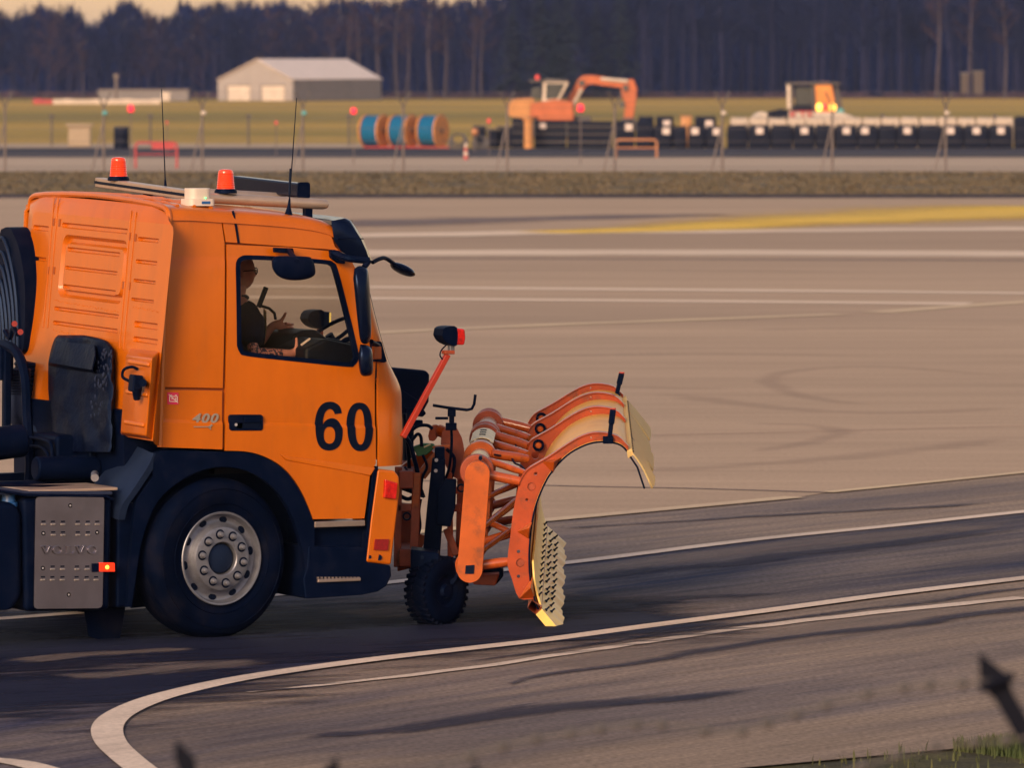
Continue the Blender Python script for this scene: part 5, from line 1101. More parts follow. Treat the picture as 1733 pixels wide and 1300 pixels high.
# head: skull with face, nose and ears, merged into the same mesh
hm = MB(); rows_ = []
for i in range(17):
    a = -pi/2+pi*i/16; row = []
    for k in range(28):
        b = 2*pi*k/28; x, y, z = cos(a)*cos(b), cos(a)*sin(b), sin(a)
        px_, py_, pz_ = x*.100, y*.078, z*.122
        if z < 0: py_ *= 1-.26*(-z)**1.2; px_ = px_*(1-.10*(-z)) + (.018*(-z) if x > 0 else .03*(-z))
        if x > .6 and abs(y) < .32: 
            nz_ = max(0, 1-abs(z+.12)/.22)*max(0, 1-abs(y)/.26); px_ += .030*nz_
            px_ += .008*max(0, 1-abs(z+.48)/.10)*max(0, 1-abs(y)/.4)-.006*max(0, 1-abs(z+.40)/.05)
        if x > .5 and abs(abs(y)-.36) < .2 and abs(z-.05) < .14: px_ -= .008
        row.append(Vector((px_, py_, pz_))+hc+Vector((.012, 0, .02)))
    rows_.append(row)
hm.grid(rows_, True)
for s in (-1, 1): hm.ball(hc+Vector((-.008, s*.079, .010)), 1, 6, (.020, .010, .032))
tm = bpy.data.meshes.new('t'); tm.from_pydata(hm.v, [], hm.f); bmx.from_mesh(tm)
bmesh.ops.recalc_face_normals(bmx, faces=bmx.faces)
for f in bmx.faces: f.smooth = True
bmx.to_mesh(me); bmx.free()
# skin with a dark tattoo on the near forearm
sk = M['skin']; N = sk.node_tree.nodes; L = sk.node_tree.links; bs = N['Principled BSDF']
tc = N.new('ShaderNodeTexCoord'); sx_ = N.new('ShaderNodeSeparateXYZ'); L.new(tc.outputs['Object'], sx_.inputs[0])
vo = N.new('ShaderNodeTexNoise'); vo.inputs['Scale'].default_value = 34; vo.inputs['Detail'].default_value = 1; vo.inputs['Distortion'].default_value = 2.0; L.new(tc.outputs['Object'], vo.inputs[0])
g1 = N.new('ShaderNodeMath'); g1.operation = 'GREATER_THAN'; g1.inputs[1].default_value = .50; L.new(vo.outputs[0], g1.inputs[0])
u1 = N.new('ShaderNodeMath'); u1.operation = 'LESS_THAN'; u1.inputs[1].default_value = wrN.x-.05; L.new(sx_.outputs[0], u1.inputs[0])
u2 = N.new('ShaderNodeMath'); u2.operation = 'LESS_THAN'; u2.inputs[1].default_value = .36; L.new(sx_.outputs[1], u2.inputs[0])
u3 = N.new('ShaderNodeMath'); u3.operation = 'LESS_THAN'; u3.inputs[1].default_value = elN.z+.07; L.new(sx_.outputs[2], u3.inputs[0])
mm = g1.outputs[0]
for q in (u1, u2, u3):
    k = N.new('ShaderNodeMath'); k.operation = 'MULTIPLY'; L.new(mm, k.inputs[0]); L.new(q.outputs[0], k.inputs[1]); mm = k.outputs[0]
mxn = N.new('ShaderNodeMix'); mxn.data_type = 'RGBA'; mxn.inputs[7].default_value = (.03, .02, .04, 1); L.new(mm, mxn.inputs[0])
old = bs.inputs['Base Color'].links[0].from_socket; L.new(old, mxn.inputs[6]); L.new(mxn.outputs[2], bs.inputs['Base Color'])
me.materials.clear(); me.materials.append(sk)
person = bpy.data.objects.new('person', me); col.objects.link(person); person.location = (OX, OY, 0); person.rotation_euler = (0, 0, TH)
tag(person, 'bald person in a navy shirt and glasses sitting in the orange cab', 'person')
def cloth(name, nd, ed_, m_):
    m2 = skin_mesh(nd, ed_, name, 2); m2.materials.clear(); m2.materials.append(m_)
    for p in m2.polygons: p.use_smooth = True
    o = bpy.data.objects.new(name, m2); col.objects.link(o); o.parent = person
mid = lambda a, b, t: a.lerp(b, t)
cloth('shirt', [(pel+Vector((0, 0, -.02)), .165, .19), (pel+Vector((.01, 0, .18)), .155, .185), (sh+Vector((.01, 0, -.10)), .15, .19), (sh+Vector((.01, 0, .035)), .080, .10), (sh+Vector((.02, -.185, -.085)), .092), (mid(sh+Vector((.02, -.185, -.085)), elN, .45), .088), (mid(sh+Vector((.02, -.185, -.085)), elN, .85), .076), (sh+Vector((.0, .2, -.02)), .088), (mid(sh+Vector((0, .2, -.02)), elF, .5), .080), (mid(sh+Vector((0, .2, -.02)), elF, .92), .068)],
      [(0,1), (1,2), (2,3), (2,4), (4,5), (5,6), (2,7), (7,8), (8,9)], M['cloth'])
cloth('collar', [(sh+Vector((.0, 0, .04)), .085, .10), (sh+Vector((.01, 0, .10)), .070, .080)], [(0, 1)], M['clothg'])
cloth('trousers', [(pel+Vector((0, 0, -.04)), .16, .19), (pel+Vector((.12, -.1, -.03)), .11), (pel+Vector((.50, -.12, .02)), .085), (pel+Vector((.55, -.12, -.40)), .07), (pel+Vector((.12, .1, -.03)), .11), (pel+Vector((.50, .14, .02)), .085), (pel+Vector((.55, .14, -.40)), .07)], [(0,1), (1,2), (2,3), (0,4), (4,5), (5,6)], M['cloth'])
mb = MB()
for s in (-1, 1):
    c = hc+Vector((.108, s*.034, .022)); mb.lathe([(.021+.0035*cos(a), .0035*sin(a)) for a in [2*pi*i/6 for i in range(6)]], c, (1, 0, 0), 18, True)
    mb.tube([hc+Vector((.106, s*.056, .024)), hc+Vector((.06, s*.082, .026)), hc+Vector((-.01, s*.086, .022))], .0035, 5)
mb.tube([hc+Vector((.113, -.013, .026)), hc+Vector((.113, .013, .026))], .003, 5); mb.build('glasses', M['num'], person)
mb = MB(); pb = [sh+Vector((.15, -.10, -.02)), sh+Vector((.19, 0, -.18)), sh+Vector((.20, .12, -.36)), pel+Vector((.16, .2, .02))]
mb.grid([[p+Vector((0, -.028, -.01)), p+Vector((.006, .028, .01))] for p in spline(pb, 5)]); mb.build('seat_belt', M['belt'], person, thick=.004)
# ---------------------------------------------------------------- background materials
BM = {}
BM['bark'] = mat('grey_brown_bark', (.020, .021, .060), .9, spec=.1, var=.35, vscale=2)
BM['birch'] = mat('pale_bark', (.052, .040, .058), .85, var=.4, vscale=1.5)
BM['twig'] = mat('bare_twigs', (.013, .018, .062), .9, spec=.05, var=.3, vscale=.8)
BM['twigw'] = mat('russet_twigs', (.055, .036, .056), .9, spec=.05, var=.3, vscale=.8)
BM['needle'] = mat('dark_conifer_needles', (.006, .016, .032), .85, var=.35, vscale=1.0)
BM['mass'] = mat('distant_woodland', (.010, .017, .075), .95, spec=.0, c2=(.006, .012, .056), vscale=.12)
BM['tentroof'] = mat('white_tent_fabric', (.72, .60, .55), .6, var=.05, vscale=.8)
BM['tentwall'] = mat('grey_tent_wall', (.33, .29, .29), .6, var=.06, vscale=.8)
BM['shed'] = mat('grey_shed_cladding', (.20, .18, .19), .7, var=.1, vscale=.8)
BM['hut'] = mat('dim_beige_hut', (.10, .075, .065), .8, var=.1, vscale=1)
BM['pale'] = mat('pale_painted_board', (.60, .50, .44), .6, var=.1, vscale=1)
BM['beige'] = mat('beige_cabinet_paint', (.33, .25, .18), .6, var=.08, vscale=3)
BM['bagblack'] = mat('black_woven_bag', (.003, .006, .022), .7, spec=.2, var=.3, vscale=5, bump=.4, bscale=8)
BM['bagwhite'] = mat('pale_woven_bag', (.48, .39, .33), .8, var=.15, vscale=5, bump=.4, bscale=8)
BM['label'] = mat('pale_bag_label', (.66, .55, .54), .7)
BM['wood'] = mat('orange_reel_timber', (.62, .25, .08), .7, var=.2, vscale=5)
BM['cableb'] = mat('blue_cable', (.012, .16, .34), .45, var=.12, vscale=18, stretch=(1, 1, 1))
BM['galv'] = mat('galvanised_post', (.15, .12, .12), .6, metal=.2, var=.15, vscale=3)
BM['wire'] = mat('fence_wire', (.08, .07, .075), .6)
BM['exc'] = mat('excavator_orange', (.46, .115, .045), .5, var=.12, vscale=2)
BM['excy'] = mat('excavator_ochre', (.50, .22, .08), .5, var=.12, vscale=2)
BM['cabglass'] = mat('tinted_machine_glass', (.05, .06, .07), .2, var=.2, vscale=1.5)
BM['machw'] = mat('white_machine_paint', (.48, .42, .40), .5, var=.1, vscale=2)
BM['redp'] = mat('red_tube_paint', (.42, .045, .055), .5)
BM['orangep'] = mat('orange_tube_paint', (.45, .19, .09), .5)
BM['litlamp'] = mat('red_obstruction_lens', (.8, .02, .05), .3, emit=(1, .01, .04), es=.75)
BM['litlamps'] = mat('dim_red_lens', (.6, .05, .05), .3, emit=(1, .05, .05), es=.15)
BM['teal'] = mat('teal_lamp_lens', (.10, .36, .38), .35, emit=(.1, .5, .5), es=.02)
BM['tailamber'] = mat('lit_machine_lamp', (1, .5, .1), .3, emit=(1, .42, .06), es=2.6)
BM['glowpane'] = mat('sunset_lit_canopy', (.72, .26, .07), .35, var=.12, vscale=2)  # orange glow on the rear glass put into the base colour
ORD = ['first', 'second', 'third', 'fourth', 'fifth', 'sixth', 'seventh', 'eighth', 'ninth', 'tenth', 'eleventh', 'twelfth', 'thirteenth', 'fourteenth', 'fifteenth', 'sixteenth', 'seventeenth', 'eighteenth', 'nineteenth', 'twentieth']
def root_at(name, label, cat, p, group=None, rz=0.0): return empty(name, label, cat, (p[0], p[1], 0), rz, group)
def bpart(mb, name, m, root, **kw):
    o = Vector(root.location); mb.v = [p-o for p in mb.v]; return mb.build(name, m, root, **kw)

# ---------------------------------------------------------------- wood: bare trees, conifers, far mass
def limb(mb, p, d, ln, r, n, k, rr):
    pts = [p.copy()]; rs = [r]; q = p.copy(); dd = d.copy()
    for i in range(k):
        dd = (dd+Vector((rr.uniform(-.16, .16), rr.uniform(-.16, .16), rr.uniform(-.03, .10)))).normalized(); q = q+dd*ln/k; pts.append(q.copy()); rs.append(max(.012, r*(1-.8*(i+1)/k)))
    mb.tube(pts, rs, n, False); return pts
def bare_tree(seed, h, spread, m_tr, m_tw, lean=.03, low=.3, nb=15, ntw=9):
    rr = random.Random(seed); tr = MB(); cr = MB()
    tp = [Vector((0, 0, 0))]; rs = [h*.017]; d = Vector((rr.uniform(-lean, lean), rr.uniform(-lean, lean), 1))
    for i in range(7):
        d = (d+Vector((rr.uniform(-.06, .06), rr.uniform(-.06, .06), 0))).normalized(); tp.append(tp[-1]+d*h*.9/7); rs.append(h*.017*(1-.86*(i+1)/7))
    tr.tube(tp, rs, 7, False)
    def tw(p, d, ln):
        s = d.orthogonal().normalized()*.022; e = p+d*ln; m = p.lerp(e, .5)+Vector((rr.uniform(-.1, .1),)*3)*ln*.3; cr.add([p-s, p+s, m+s*.7, m-s*.7, e], [(0,1,2,3), (3,2,4)])
    for b in range(nb):
        s = low+(1-low)*(b+rr.random())/nb; i = min(6, int(s*7)); p = tp[i].lerp(tp[i+1], s*7-i)
        a = rr.uniform(0, 2*pi); up = rr.uniform(.5, 1.3); d = Vector((cos(a), sin(a), up)).normalized(); ln = spread*h*(1.05-s*.72)*rr.uniform(.7, 1.15)
        pts = limb(cr, p, d, ln, h*.006*(1.2-s), 4, 4, rr)
        for c in range(4):
            q = pts[1+c % 4].copy(); a2 = a+rr.uniform(-1.2, 1.2); d2 = Vector((cos(a2), sin(a2), rr.uniform(.3, 1.4))).normalized(); pt2 = limb(cr, q, d2, ln*rr.uniform(.35, .6), h*.0025, 3, 3, rr)
            for e in range(ntw):
                w_ = pt2[rr.randrange(1, 4)]; a3 = a2+rr.uniform(-1.4, 1.4); tw(w_, Vector((cos(a3), sin(a3), rr.uniform(-.2, 1.2))).normalized(), rr.uniform(.05, .12)*h*.8)
    return tr, cr
def conifer(seed, h):
    rr = random.Random(seed); tr = MB(); cr = MB(); tr.tube([Vector((0, 0, 0)), Vector((0, 0, h*.97))], [h*.014, .02], 7, False)
    for i in range(46):
        s = .10+.88*(i/45)**.9; z = h*s; R = h*.22*(1-s)**.85+.15
        for b in range(7):
            a = rr.uniform(0, 2*pi); ln = R*rr.uniform(.65, 1.15); d = Vector((cos(a), sin(a), -.22))
            for c in range(9):
                t = rr.uniform(.15, 1); p = Vector((0, 0, z))+d*ln*t; sd = Vector((-sin(a), cos(a), 0)); e = p+(sd*rr.uniform(-1, 1)+d*.4+Vector((0, 0, -.25)))*ln*.32; w_ = Vector((0, 0, 1)).cross(e-p).normalized()*.10
                cr.add([p-w_, p+w_, e], [(0, 1, 2)])
    return tr, cr
def proto(fn, name, label, group, mt, mc):
    tr, cr = fn; o = empty(name, label, 'tree', group=group); tr.build('trunk', mt, o); c = cr.build('crown', mc, o); return o
LB = {'b': 'bare winter tree in the wood behind the airfield', 'p': 'bare tree with a pale slender trunk in the far wood', 'r': 'russet-twigged bare tree at the low end of the wood', 'c': 'dark conifer among the bare trees behind the excavator'}
PR_ = {}
PR_['b'] = [proto(bare_tree(s, 10, .30, 0, 0, nb=17), 'bare_tree', LB['b'], 'trees of the far wood', BM['bark'], BM['twig']) for s in (1, 2, 3)]
PR_['r'] = [proto(bare_tree(s, 10, .34, 0, 0, low=.12, nb=20, ntw=10), 'bare_tree', LB['r'], 'russet trees of the far wood', BM['bark'], BM['twigw']) for s in (11, 12)]
PR_['p'] = [proto(bare_tree(s, 10, .20, 0, 0, low=.42, nb=12, ntw=6), 'birch_tree', LB['p'], 'pale trunked trees of the far wood', BM['birch'], BM['twigw']) for s in (21, 22)]
PR_['c'] = [proto(conifer(s, 10), 'conifer', LB['c'], 'conifers of the far wood', BM['bark'], BM['needle']) for s in (31, 32)]
used = set()
def plant(kind, px, Y, h, rz, label=None):
    k = rnd.randrange(len(PR_[kind])); src = PR_[kind][k]
    o = src if (kind, k) not in used else copy_tree(src); used.add((kind, k))
    o.location = ((px-CX)/FP*Y, Y, -.05); s = h/10; o.scale = (s*rnd.uniform(.9, 1.1), s*rnd.uniform(.9, 1.1), s); o.rotation_euler = (0, 0, rz)
    if label: o['label'] = label
    else: o['label'] = {'b': 'bare winter tree in the wood ', 'r': 'russet-twigged bare tree in the wood '}[kind]+zone(px); o['group'] = {'b': 'bare trees ', 'r': 'russet trees '}[kind]+zone(px)
ZONES = [(160, 'beyond the red-ended barrier'), (335, 'behind the long low shed'), (680, 'behind the tent hall'), (840, 'between tent hall and conifers'), (1090, 'behind the excavator'), (1320, 'behind the loose black bags'), (1450, 'behind the white loader'), (1900, 'to the right of the white loader')]
def zone(px): return next(z for e, z in ZONES if px < e)
def toph(px):                                      # height of the tree tops along the wood
    if px < 110: y = 24
    elif px < 300: y = 22+12*sin(px*.05)
    elif px < 560: y = 10
    elif px < 840: y = 2
    else: y = -70
    return y
for i in range(150):
    px = -40+1820*(i+rnd.random())/150; Y = rnd.uniform(715, 775)
    h = H-(toph(px)+rnd.uniform(-16, 22)-HY)*Y/FP
    kind = 'b' if px > 560 else rnd.choice('bbr')
    plant(kind, px, Y, max(5.5, h), rnd.uniform(0, 6.28))
for i, (px, yt) in enumerate([(140, 60), (560, 20), (590, -14), (604, 2), (640, -10), (672, -25), (688, 0), (728, -12), (752, -8), (800, 8), (815, -10), (1585, -60), (1640, -50), (1700, -40)]):
    Y = rnd.uniform(690, 706); plant('p', px, Y, H-(yt-HY)*Y/FP, rnd.uniform(0, 6.28), '%s pale-trunked bare tree of the far wood, counting from the left' % ORD[i])
for i, (px, yt) in enumerate([(868, -10), (915, -40), (940, -10), (962, -30), (1008, 0), (1050, -30)]):
    Y = rnd.uniform(692, 704); plant('c', px, Y, H-(yt-HY)*Y/FP, rnd.uniform(0, 6.28), '%s dark conifer behind the excavator, counting from the tent hall' % ORD[i])
mb = MB(); rr = random.Random(5)
for i in range(26000):
    px = rr.uniform(-60, 1800); Y = rr.uniform(785, 850); X = (px-CX)/FP*Y
    ht = H-(toph(px)+10+24*noise.noise(Vector((px*.022, 0, 0)))-HY)*Y/FP
    z = ht*rr.random()**.75; ln = rr.uniform(.7, 2.4); dx = rr.uniform(-.5, .5); wd = rr.uniform(.05, .20)
    mb.v += [Vector((X-wd, Y, z)), Vector((X+wd, Y+rr.uniform(-.3, .3), z)), Vector((X+dx, Y+rr.uniform(-.6, .6), z+ln))]; k = len(mb.v); mb.f.append((k-3, k-2, k-1))
me = bpy.data.meshes.new('woodland'); me.from_pydata(mb.v, [], mb.f); me.materials.append(BM['mass']); wo = bpy.data.objects.new('woodland', me); col.objects.link(wo)
tag(wo, None, None)
mb = MB()
for i in range(9000):
    px = rr.uniform(-60, 1800); Y = rr.uniform(700, 722); X = (px-CX)/FP*Y; z = 0; ln = rr.uniform(.2, 1.0)*(.6+.6*noise.noise(Vector((px*.03, 1, 0)))); wd = rr.uniform(.08, .3)
    mb.v += [Vector((X-wd, Y, -.02)), Vector((X+wd, Y, -.02)), Vector((X+rr.uniform(-.4, .4), Y+rr.uniform(-.3, .3), max(.1, ln)))]; k = len(mb.v); mb.f.append((k-3, k-2, k-1))
me = bpy.data.meshes.new('undergrowth'); me.from_pydata(mb.v, [], mb.f); me.materials.append(BM['twigw']); ug = bpy.data.objects.new('undergrowth', me); col.objects.link(ug)
tag(ug, 'low dark scrub along the foot of the wood', 'undergrowth', kind='stuff')
tag(wo, 'dark mass of bare woodland behind the separate trees', 'woodland', kind='stuff')
sheetobj('woodland_floor', [(-90, 704), (90, 704), (90, 900), (-90, 900)], -.01, BM['mass'])
mb = MB(); n_ = 60; rows_ = []
for i in range(n_+1):
    X = -75+150*i/n_; px = CX+X/870*FP
    hh = max(3.0, H-(toph(px)+46+20*noise.noise(Vector((px*.03, 5, 0)))-HY)*870/FP)
    rows_.append([Vector((X, 866, -1)), Vector((X, 868+noise.noise(Vector((X*.3, 0, 0)))*3, hh*.6)), Vector((X, 872, hh)), Vector((X, 900, hh*.8)), Vector((X, 920, -1))])
mb.grid(rows_); struct(mb.build('wooded_rise', BM['mass']))

# ---------------------------------------------------------------- tent hall, sheds, barrier wall
A_, B_ = W(368, 170, 660), W(497, 170, 655); A_.z = B_.z = 0; ab = B_-A_; bc = Vector((-ab.y, ab.x, 0)).normalized()*16.0; C_ = B_+bc; D_ = A_+bc
tent = root_at('tent_hall', 'white gabled tent hall with two doors in front of the wood', 'tent hall', B_)
E, Rg = 2.18, 4.2; Zv = lambda p, z: Vector((p.x, p.y, z))
mb = MB(); mb.prism([Zv(A_, 0), Zv(B_, 0), Zv(B_, E), Zv(A_.lerp(B_, .53), Rg-.06), Zv(A_, E)], bc.normalized()*.2); bpart(mb, 'gable_wall', BM['tentwall'], tent)
mb = MB(); mb.prism([Zv(B_, 0), Zv(C_, 0), Zv(C_, E), Zv(B_, E)], (-.2, .05, 0)); bpart(mb, 'side_wall', BM['shed'], tent)  # darker grey than the other walls: this side's shade put into the colour
mb = MB(); mb.prism([Zv(D_, 0), Zv(C_, 0), Zv(C_, E), Zv(D_.lerp(C_, .53), Rg-.06), Zv(D_, E)], bc.normalized()*-.2); bpart(mb, 'rear_wall', BM['tentwall'], tent)
mb = MB(); mb.prism([Zv(A_, 0), Zv(D_, 0), Zv(D_, E), Zv(A_, E)], (.2, -.05, 0)); bpart(mb, 'side_wall', BM['tentwall'], tent)
r0_, r1_ = A_.lerp(B_, .53), D_.lerp(C_, .53); ov = bc.normalized()*.25
mb = MB(); mb.add([Zv(B_-ov, E-.04), Zv(C_+ov, E-.04), Zv(r1_+ov, Rg), Zv(r0_-ov, Rg), Zv(D_+ov, E-.04), Zv(A_-ov, E-.04)], [(0,1,2,3), (3,2,4,5)]); bpart(mb, 'roof', BM['tentroof'], tent, thick=.08)
for s0, s1 in ((.13, .43), (.58, .88)):
    p, q = A_.lerp(B_, s0), A_.lerp(B_, s1); o = -bc.normalized()*.08
    mb = MB(); mb.prism([Zv(p+o, 0), Zv(q+o, 0), Zv(q+o, 1.55), Zv(p+o, 1.55)], bc.normalized()*.05); d_ = bpart(mb, 'door', BM['pale'], tent)
    mb = MB(); o2 = -bc.normalized()*.13; mb.bar(Zv(p+o2, 0), Zv(p+o2, 1.62), .14, .1, (0, 1, 0)); bpart(mb, 'door_post', BM['shed'], tent)
    mb = MB(); mb.bar(Zv(p+o2, 1.58), Zv(q+o2, 1.58), .12, .1); bpart(mb, 'door_lintel', BM['shed'], tent)
def boxthing(name, label, cat, x0, y0, x1, y1, Y, m, depth=1.0, group=None, bevel=.02, roof=None):
    p = W((x0+x1)/2, y1, Y); r = root_at(name, label, cat, p, group); a, b = W(x0, y0, Y), W(x1, y1, Y)
    mb = MB(); mb.box(((a.x+b.x)/2, Y+depth/2, (a.z+max(0, b.z))/2), (b.x-a.x, depth, a.z-max(0, b.z))); bpart(mb, 'body', m, r, bevel=bevel)
    if roof:
        mb = MB(); mb.box(((a.x+b.x)/2, Y+depth/2, a.z+.05), (b.x-a.x+.2, depth+.2, .10)); bpart(mb, 'roof', roof, r, bevel=.01)
    return r
s1 = boxthing('equipment_shed', 'long low grey shed at the foot of the wood beside the tent hall', 'shed', 166, 152, 318, 171, 650, BM['shed'], 4, roof=BM['galv'])
mb = MB(); a = W(280, 163, 649.9); mb.box((a.x, 649.95, .45), (.8, .06, .9)); bpart(mb, 'door', BM['pale'], s1)
boxthing('pale_hut', 'larger of two pale huts half hidden among the trunks', 'hut', 1648, 121, 1664, 166, 712, BM['hut'], 2, roof=BM['shed'])
boxthing('pale_hut', 'smaller and dimmer of two pale huts among the trunks', 'hut', 1627, 124, 1643, 166, 714, BM['hut'], 2, roof=BM['shed'])
p = W(160, 178, 600); bw = root_at('barrier_wall', 'low white barrier wall with red end blocks at the field edge', 'barrier', p)
for i in range(13):
    x0 = 56+16.6*i; a, b = W(x0, 168 if i % 3 else 167, 600), W(x0+16.2, 178, 600); mb = MB(); mb.box(((a.x+b.x)/2, 600, a.z/2), (b.x-a.x, .6, a.z)); bpart(mb, 'block', BM['redp'] if i in (0, 1) else BM['pale'], bw, bevel=.03)
p = W(196, 175, 620); lp = root_at('lamp_post', 'slender grey post rising above the low shed', 'post', p); a = W(196, 128, 620)
mb = MB(); mb.tube([Vector((p.x, 620, 0)), Vector((a.x, 620, a.z))], .14, 6); bpart(mb, 'pole', BM['galv'], lp); mb = MB(); mb.box((a.x, 620, a.z), (.5, .4, .4)); bpart(mb, 'head', BM['galv'], lp)

# ---------------------------------------------------------------- perimeter fence with struts, V arms and wires
YFn = FP*H/(290-HY)
fence = root_at('perimeter_fence', 'wire fence with V-shaped arms and struts along the service road', 'fence', (0, YFn))
fpx = [-160, 8, 175, 342, 512, 682, 858, 1040, 1222, 1408, 1600, 1795]
zt_ = 2.25
for i, px in enumerate(fpx):
    X = (px-CX)/FP*YFn; mb = MB(); mb.tube([Vector((X, YFn, 0)), Vector((X, YFn, zt_))], .045, 6); po = bpart(mb, 'post', BM['galv'], fence)
    for sx in (-1, 1):
        mb = MB(); mb.bar(Vector((X, YFn, zt_-.02)), Vector((X+.24*sx, YFn+.12*sx, zt_+.52)), .055, .04, (0, 1, 0)); bpart(mb, 'arm', BM['wire'], fence)
    mb = MB(); mb.tube([Vector((X, YFn, 1.75)), Vector((X-.40, YFn-.2, 0))], .028, 6); bpart(mb, 'strut', BM['galv'], fence)
    if i in (2, 3, 4, 8, 10):
        mb = MB(); mb.ball(Vector((X+.05, YFn-.1, 2.03)), 1, 6, (.10, .09, .08)); bpart(mb, 'lamp_head', BM['teal'] if i in (2, 4) else BM['pale'], fence)
for k, z in enumerate((.15, .6, 1.05, 1.5, 1.9, 2.22)):
    mb = MB(); mb.tube([Vector(((px-CX)/FP*YFn, YFn, z)) for px in fpx], .009, 4); bpart(mb, 'wire', BM['wire'], fence)
for sx in (-1, 1):
    for q in (.35, .68, .98):
        mb = MB(); mb.tube([Vector(((px-CX)/FP*YFn+.24*sx*q, YFn+.12*sx*q, zt_+.52*q)) for px in fpx], .008, 4); bpart(mb, 'wire', BM['wire'], fence)
YL = 295.0
lowf = root_at('low_wire_fence', 'low wire fence of short dark posts across the meadow', 'fence', (0, YL))
for px in (-80, 87, 254, 420, 590, 1493, 1683, 1860):
    X = (px-CX)/FP*YL; mb = MB(); mb.tube([Vector((X, YL, 0)), Vector((X, YL, 1.32))], .05, 6); bpart(mb, 'post', BM['wire'], lowf)
    mb = MB(); mb.box((X, YL, 1.36), (.22, .2, .16)); bpart(mb, 'cap', BM['wire'], lowf, bevel=.03)
for z in (.4, .8, 1.2):
    mb = MB(); mb.tube([Vector(((px-CX)/FP*YL, YL, z)) for px in (-80, 590)], .010, 4); bpart(mb, 'wire', BM['wire'], lowf)
    mb = MB(); mb.tube([Vector(((px-CX)/FP*YL, YL, z)) for px in (1493, 1860)], .010, 4); bpart(mb, 'wire', BM['wire'], lowf)
for px, py, Y, r, m_, lab in [(221, 183, 240, .12, 'litlamp', 'glowing red obstruction lamp beside the black drum'), (598, 187, 240, .11, 'litlamp', 'glowing red obstruction lamp just left of the cable reels'), (982, 182, 240, .13, 'litlamp', 'glowing red obstruction lamp in front of the orange excavator'),
                              (467, 207, 262, .06, 'litlamps', 'dim red lamp in the meadow between shed and reels'), (282, 207, 262, .05, 'litlamps', 'dim red lamp above the red tube barrier'), (827, 204, 262, .08, 'litlamps', 'dim red lamp between the reels and the black skips')]:
    q = W(px, py, Y); r_ = root_at('obstruction_lamp', lab, 'lamp', q, 'red lamps along the airfield')
    mb = MB(); mb.tube([Vector((q.x, Y, 0)), Vector((q.x, Y, q.z-r))], .022, 5); bpart(mb, 'pole', BM['galv'], r_)
    mb = MB(); mb.lathe([(.001, -r), (r*.9, -r), (r, -r*.6), (r, r*.5), (r*.7, r), (.001, r*1.15)], q, (0, 0, 1), 14); bpart(mb, 'lens', BM[m_], r_)
    mb = MB(); mb.cyl(Vector((q.x, Y, q.z-r*1.3)), Vector((q.x, Y, q.z-r)), r*.8, n=10); bpart(mb, 'base', BM['wire'], r_)
    if m_ == 'litlamp' : 
        for k in range(1): pass

# ---------------------------------------------------------------- yard things
cb = boxthing('cable_cabinet', 'beige box cabinet standing on the gravel path', 'cabinet', 115, 213, 152, 247, 292, BM['beige'], .7, roof=BM['beige'])
q = W(205, 251, 285); dr = root_at('plastic_drum', 'tall black drum beside the beige cabinet', 'drum', q)
mb = MB(); pr_ = [(.001, 0), (.33, 0), (.34, .03), (.34, .30), (.355, .33), (.34, .36), (.34, .62), (.355, .65), (.34, .68), (.34, .93), (.32, .96), (.001, .96)]; mb.lathe(pr_, Vector((q.x, 285, 0)), (0, 0, 1), 20); bpart(mb, 'body', BM['bagblack'], dr)
mb = MB(); mb.lathe([(.001, 1.0), (.30, 1.0), (.35, .98), (.35, .95)], Vector((q.x, 285, 0)), (0, 0, 1), 20); bpart(mb, 'lid', BM['wire'], dr)
def tubebarrier(label, x0, x1, yt, yb, m, panel=True):
    Y = FP*H/(yb-HY); p = W((x0+x1)/2, yb, Y); r = root_at('tube_barrier', label, 'barrier', p, 'tube barriers on the service road'); a, b = W(x0, yb, Y), W(x1, yb, Y); z = H-(yt-HY)*Y/FP
    mb = MB(); mb.tube([Vector((a.x, Y, 0)), Vector((a.x, Y, z-.12)), Vector((a.x+.04, Y, z-.03)), Vector((a.x+.13, Y, z)), Vector((b.x-.13, Y, z)), Vector((b.x-.04, Y, z-.03)), Vector((b.x, Y, z-.12)), Vector((b.x, Y, 0))], .045, 8); bpart(mb, 'hoop', m, r)
    mb = MB(); mb.tube([Vector((a.x, Y, z*.55)), Vector((b.x, Y, z*.55))], .03, 6); bpart(mb, 'rail', m, r)
    if panel: mb = MB(); mb.box(((a.x+b.x)/2+.25, Y-.03, z-.13), ((b.x-a.x)*.55, .03, .2)); bpart(mb, 'board', m, r)
tubebarrier('red tube barrier on the service road behind the truck roof', 229, 299, 241, 285, BM['redp'])
tubebarrier('pale orange tube barrier in front of the black bags', 1042, 1111, 236, 267, BM['orangep'], False)
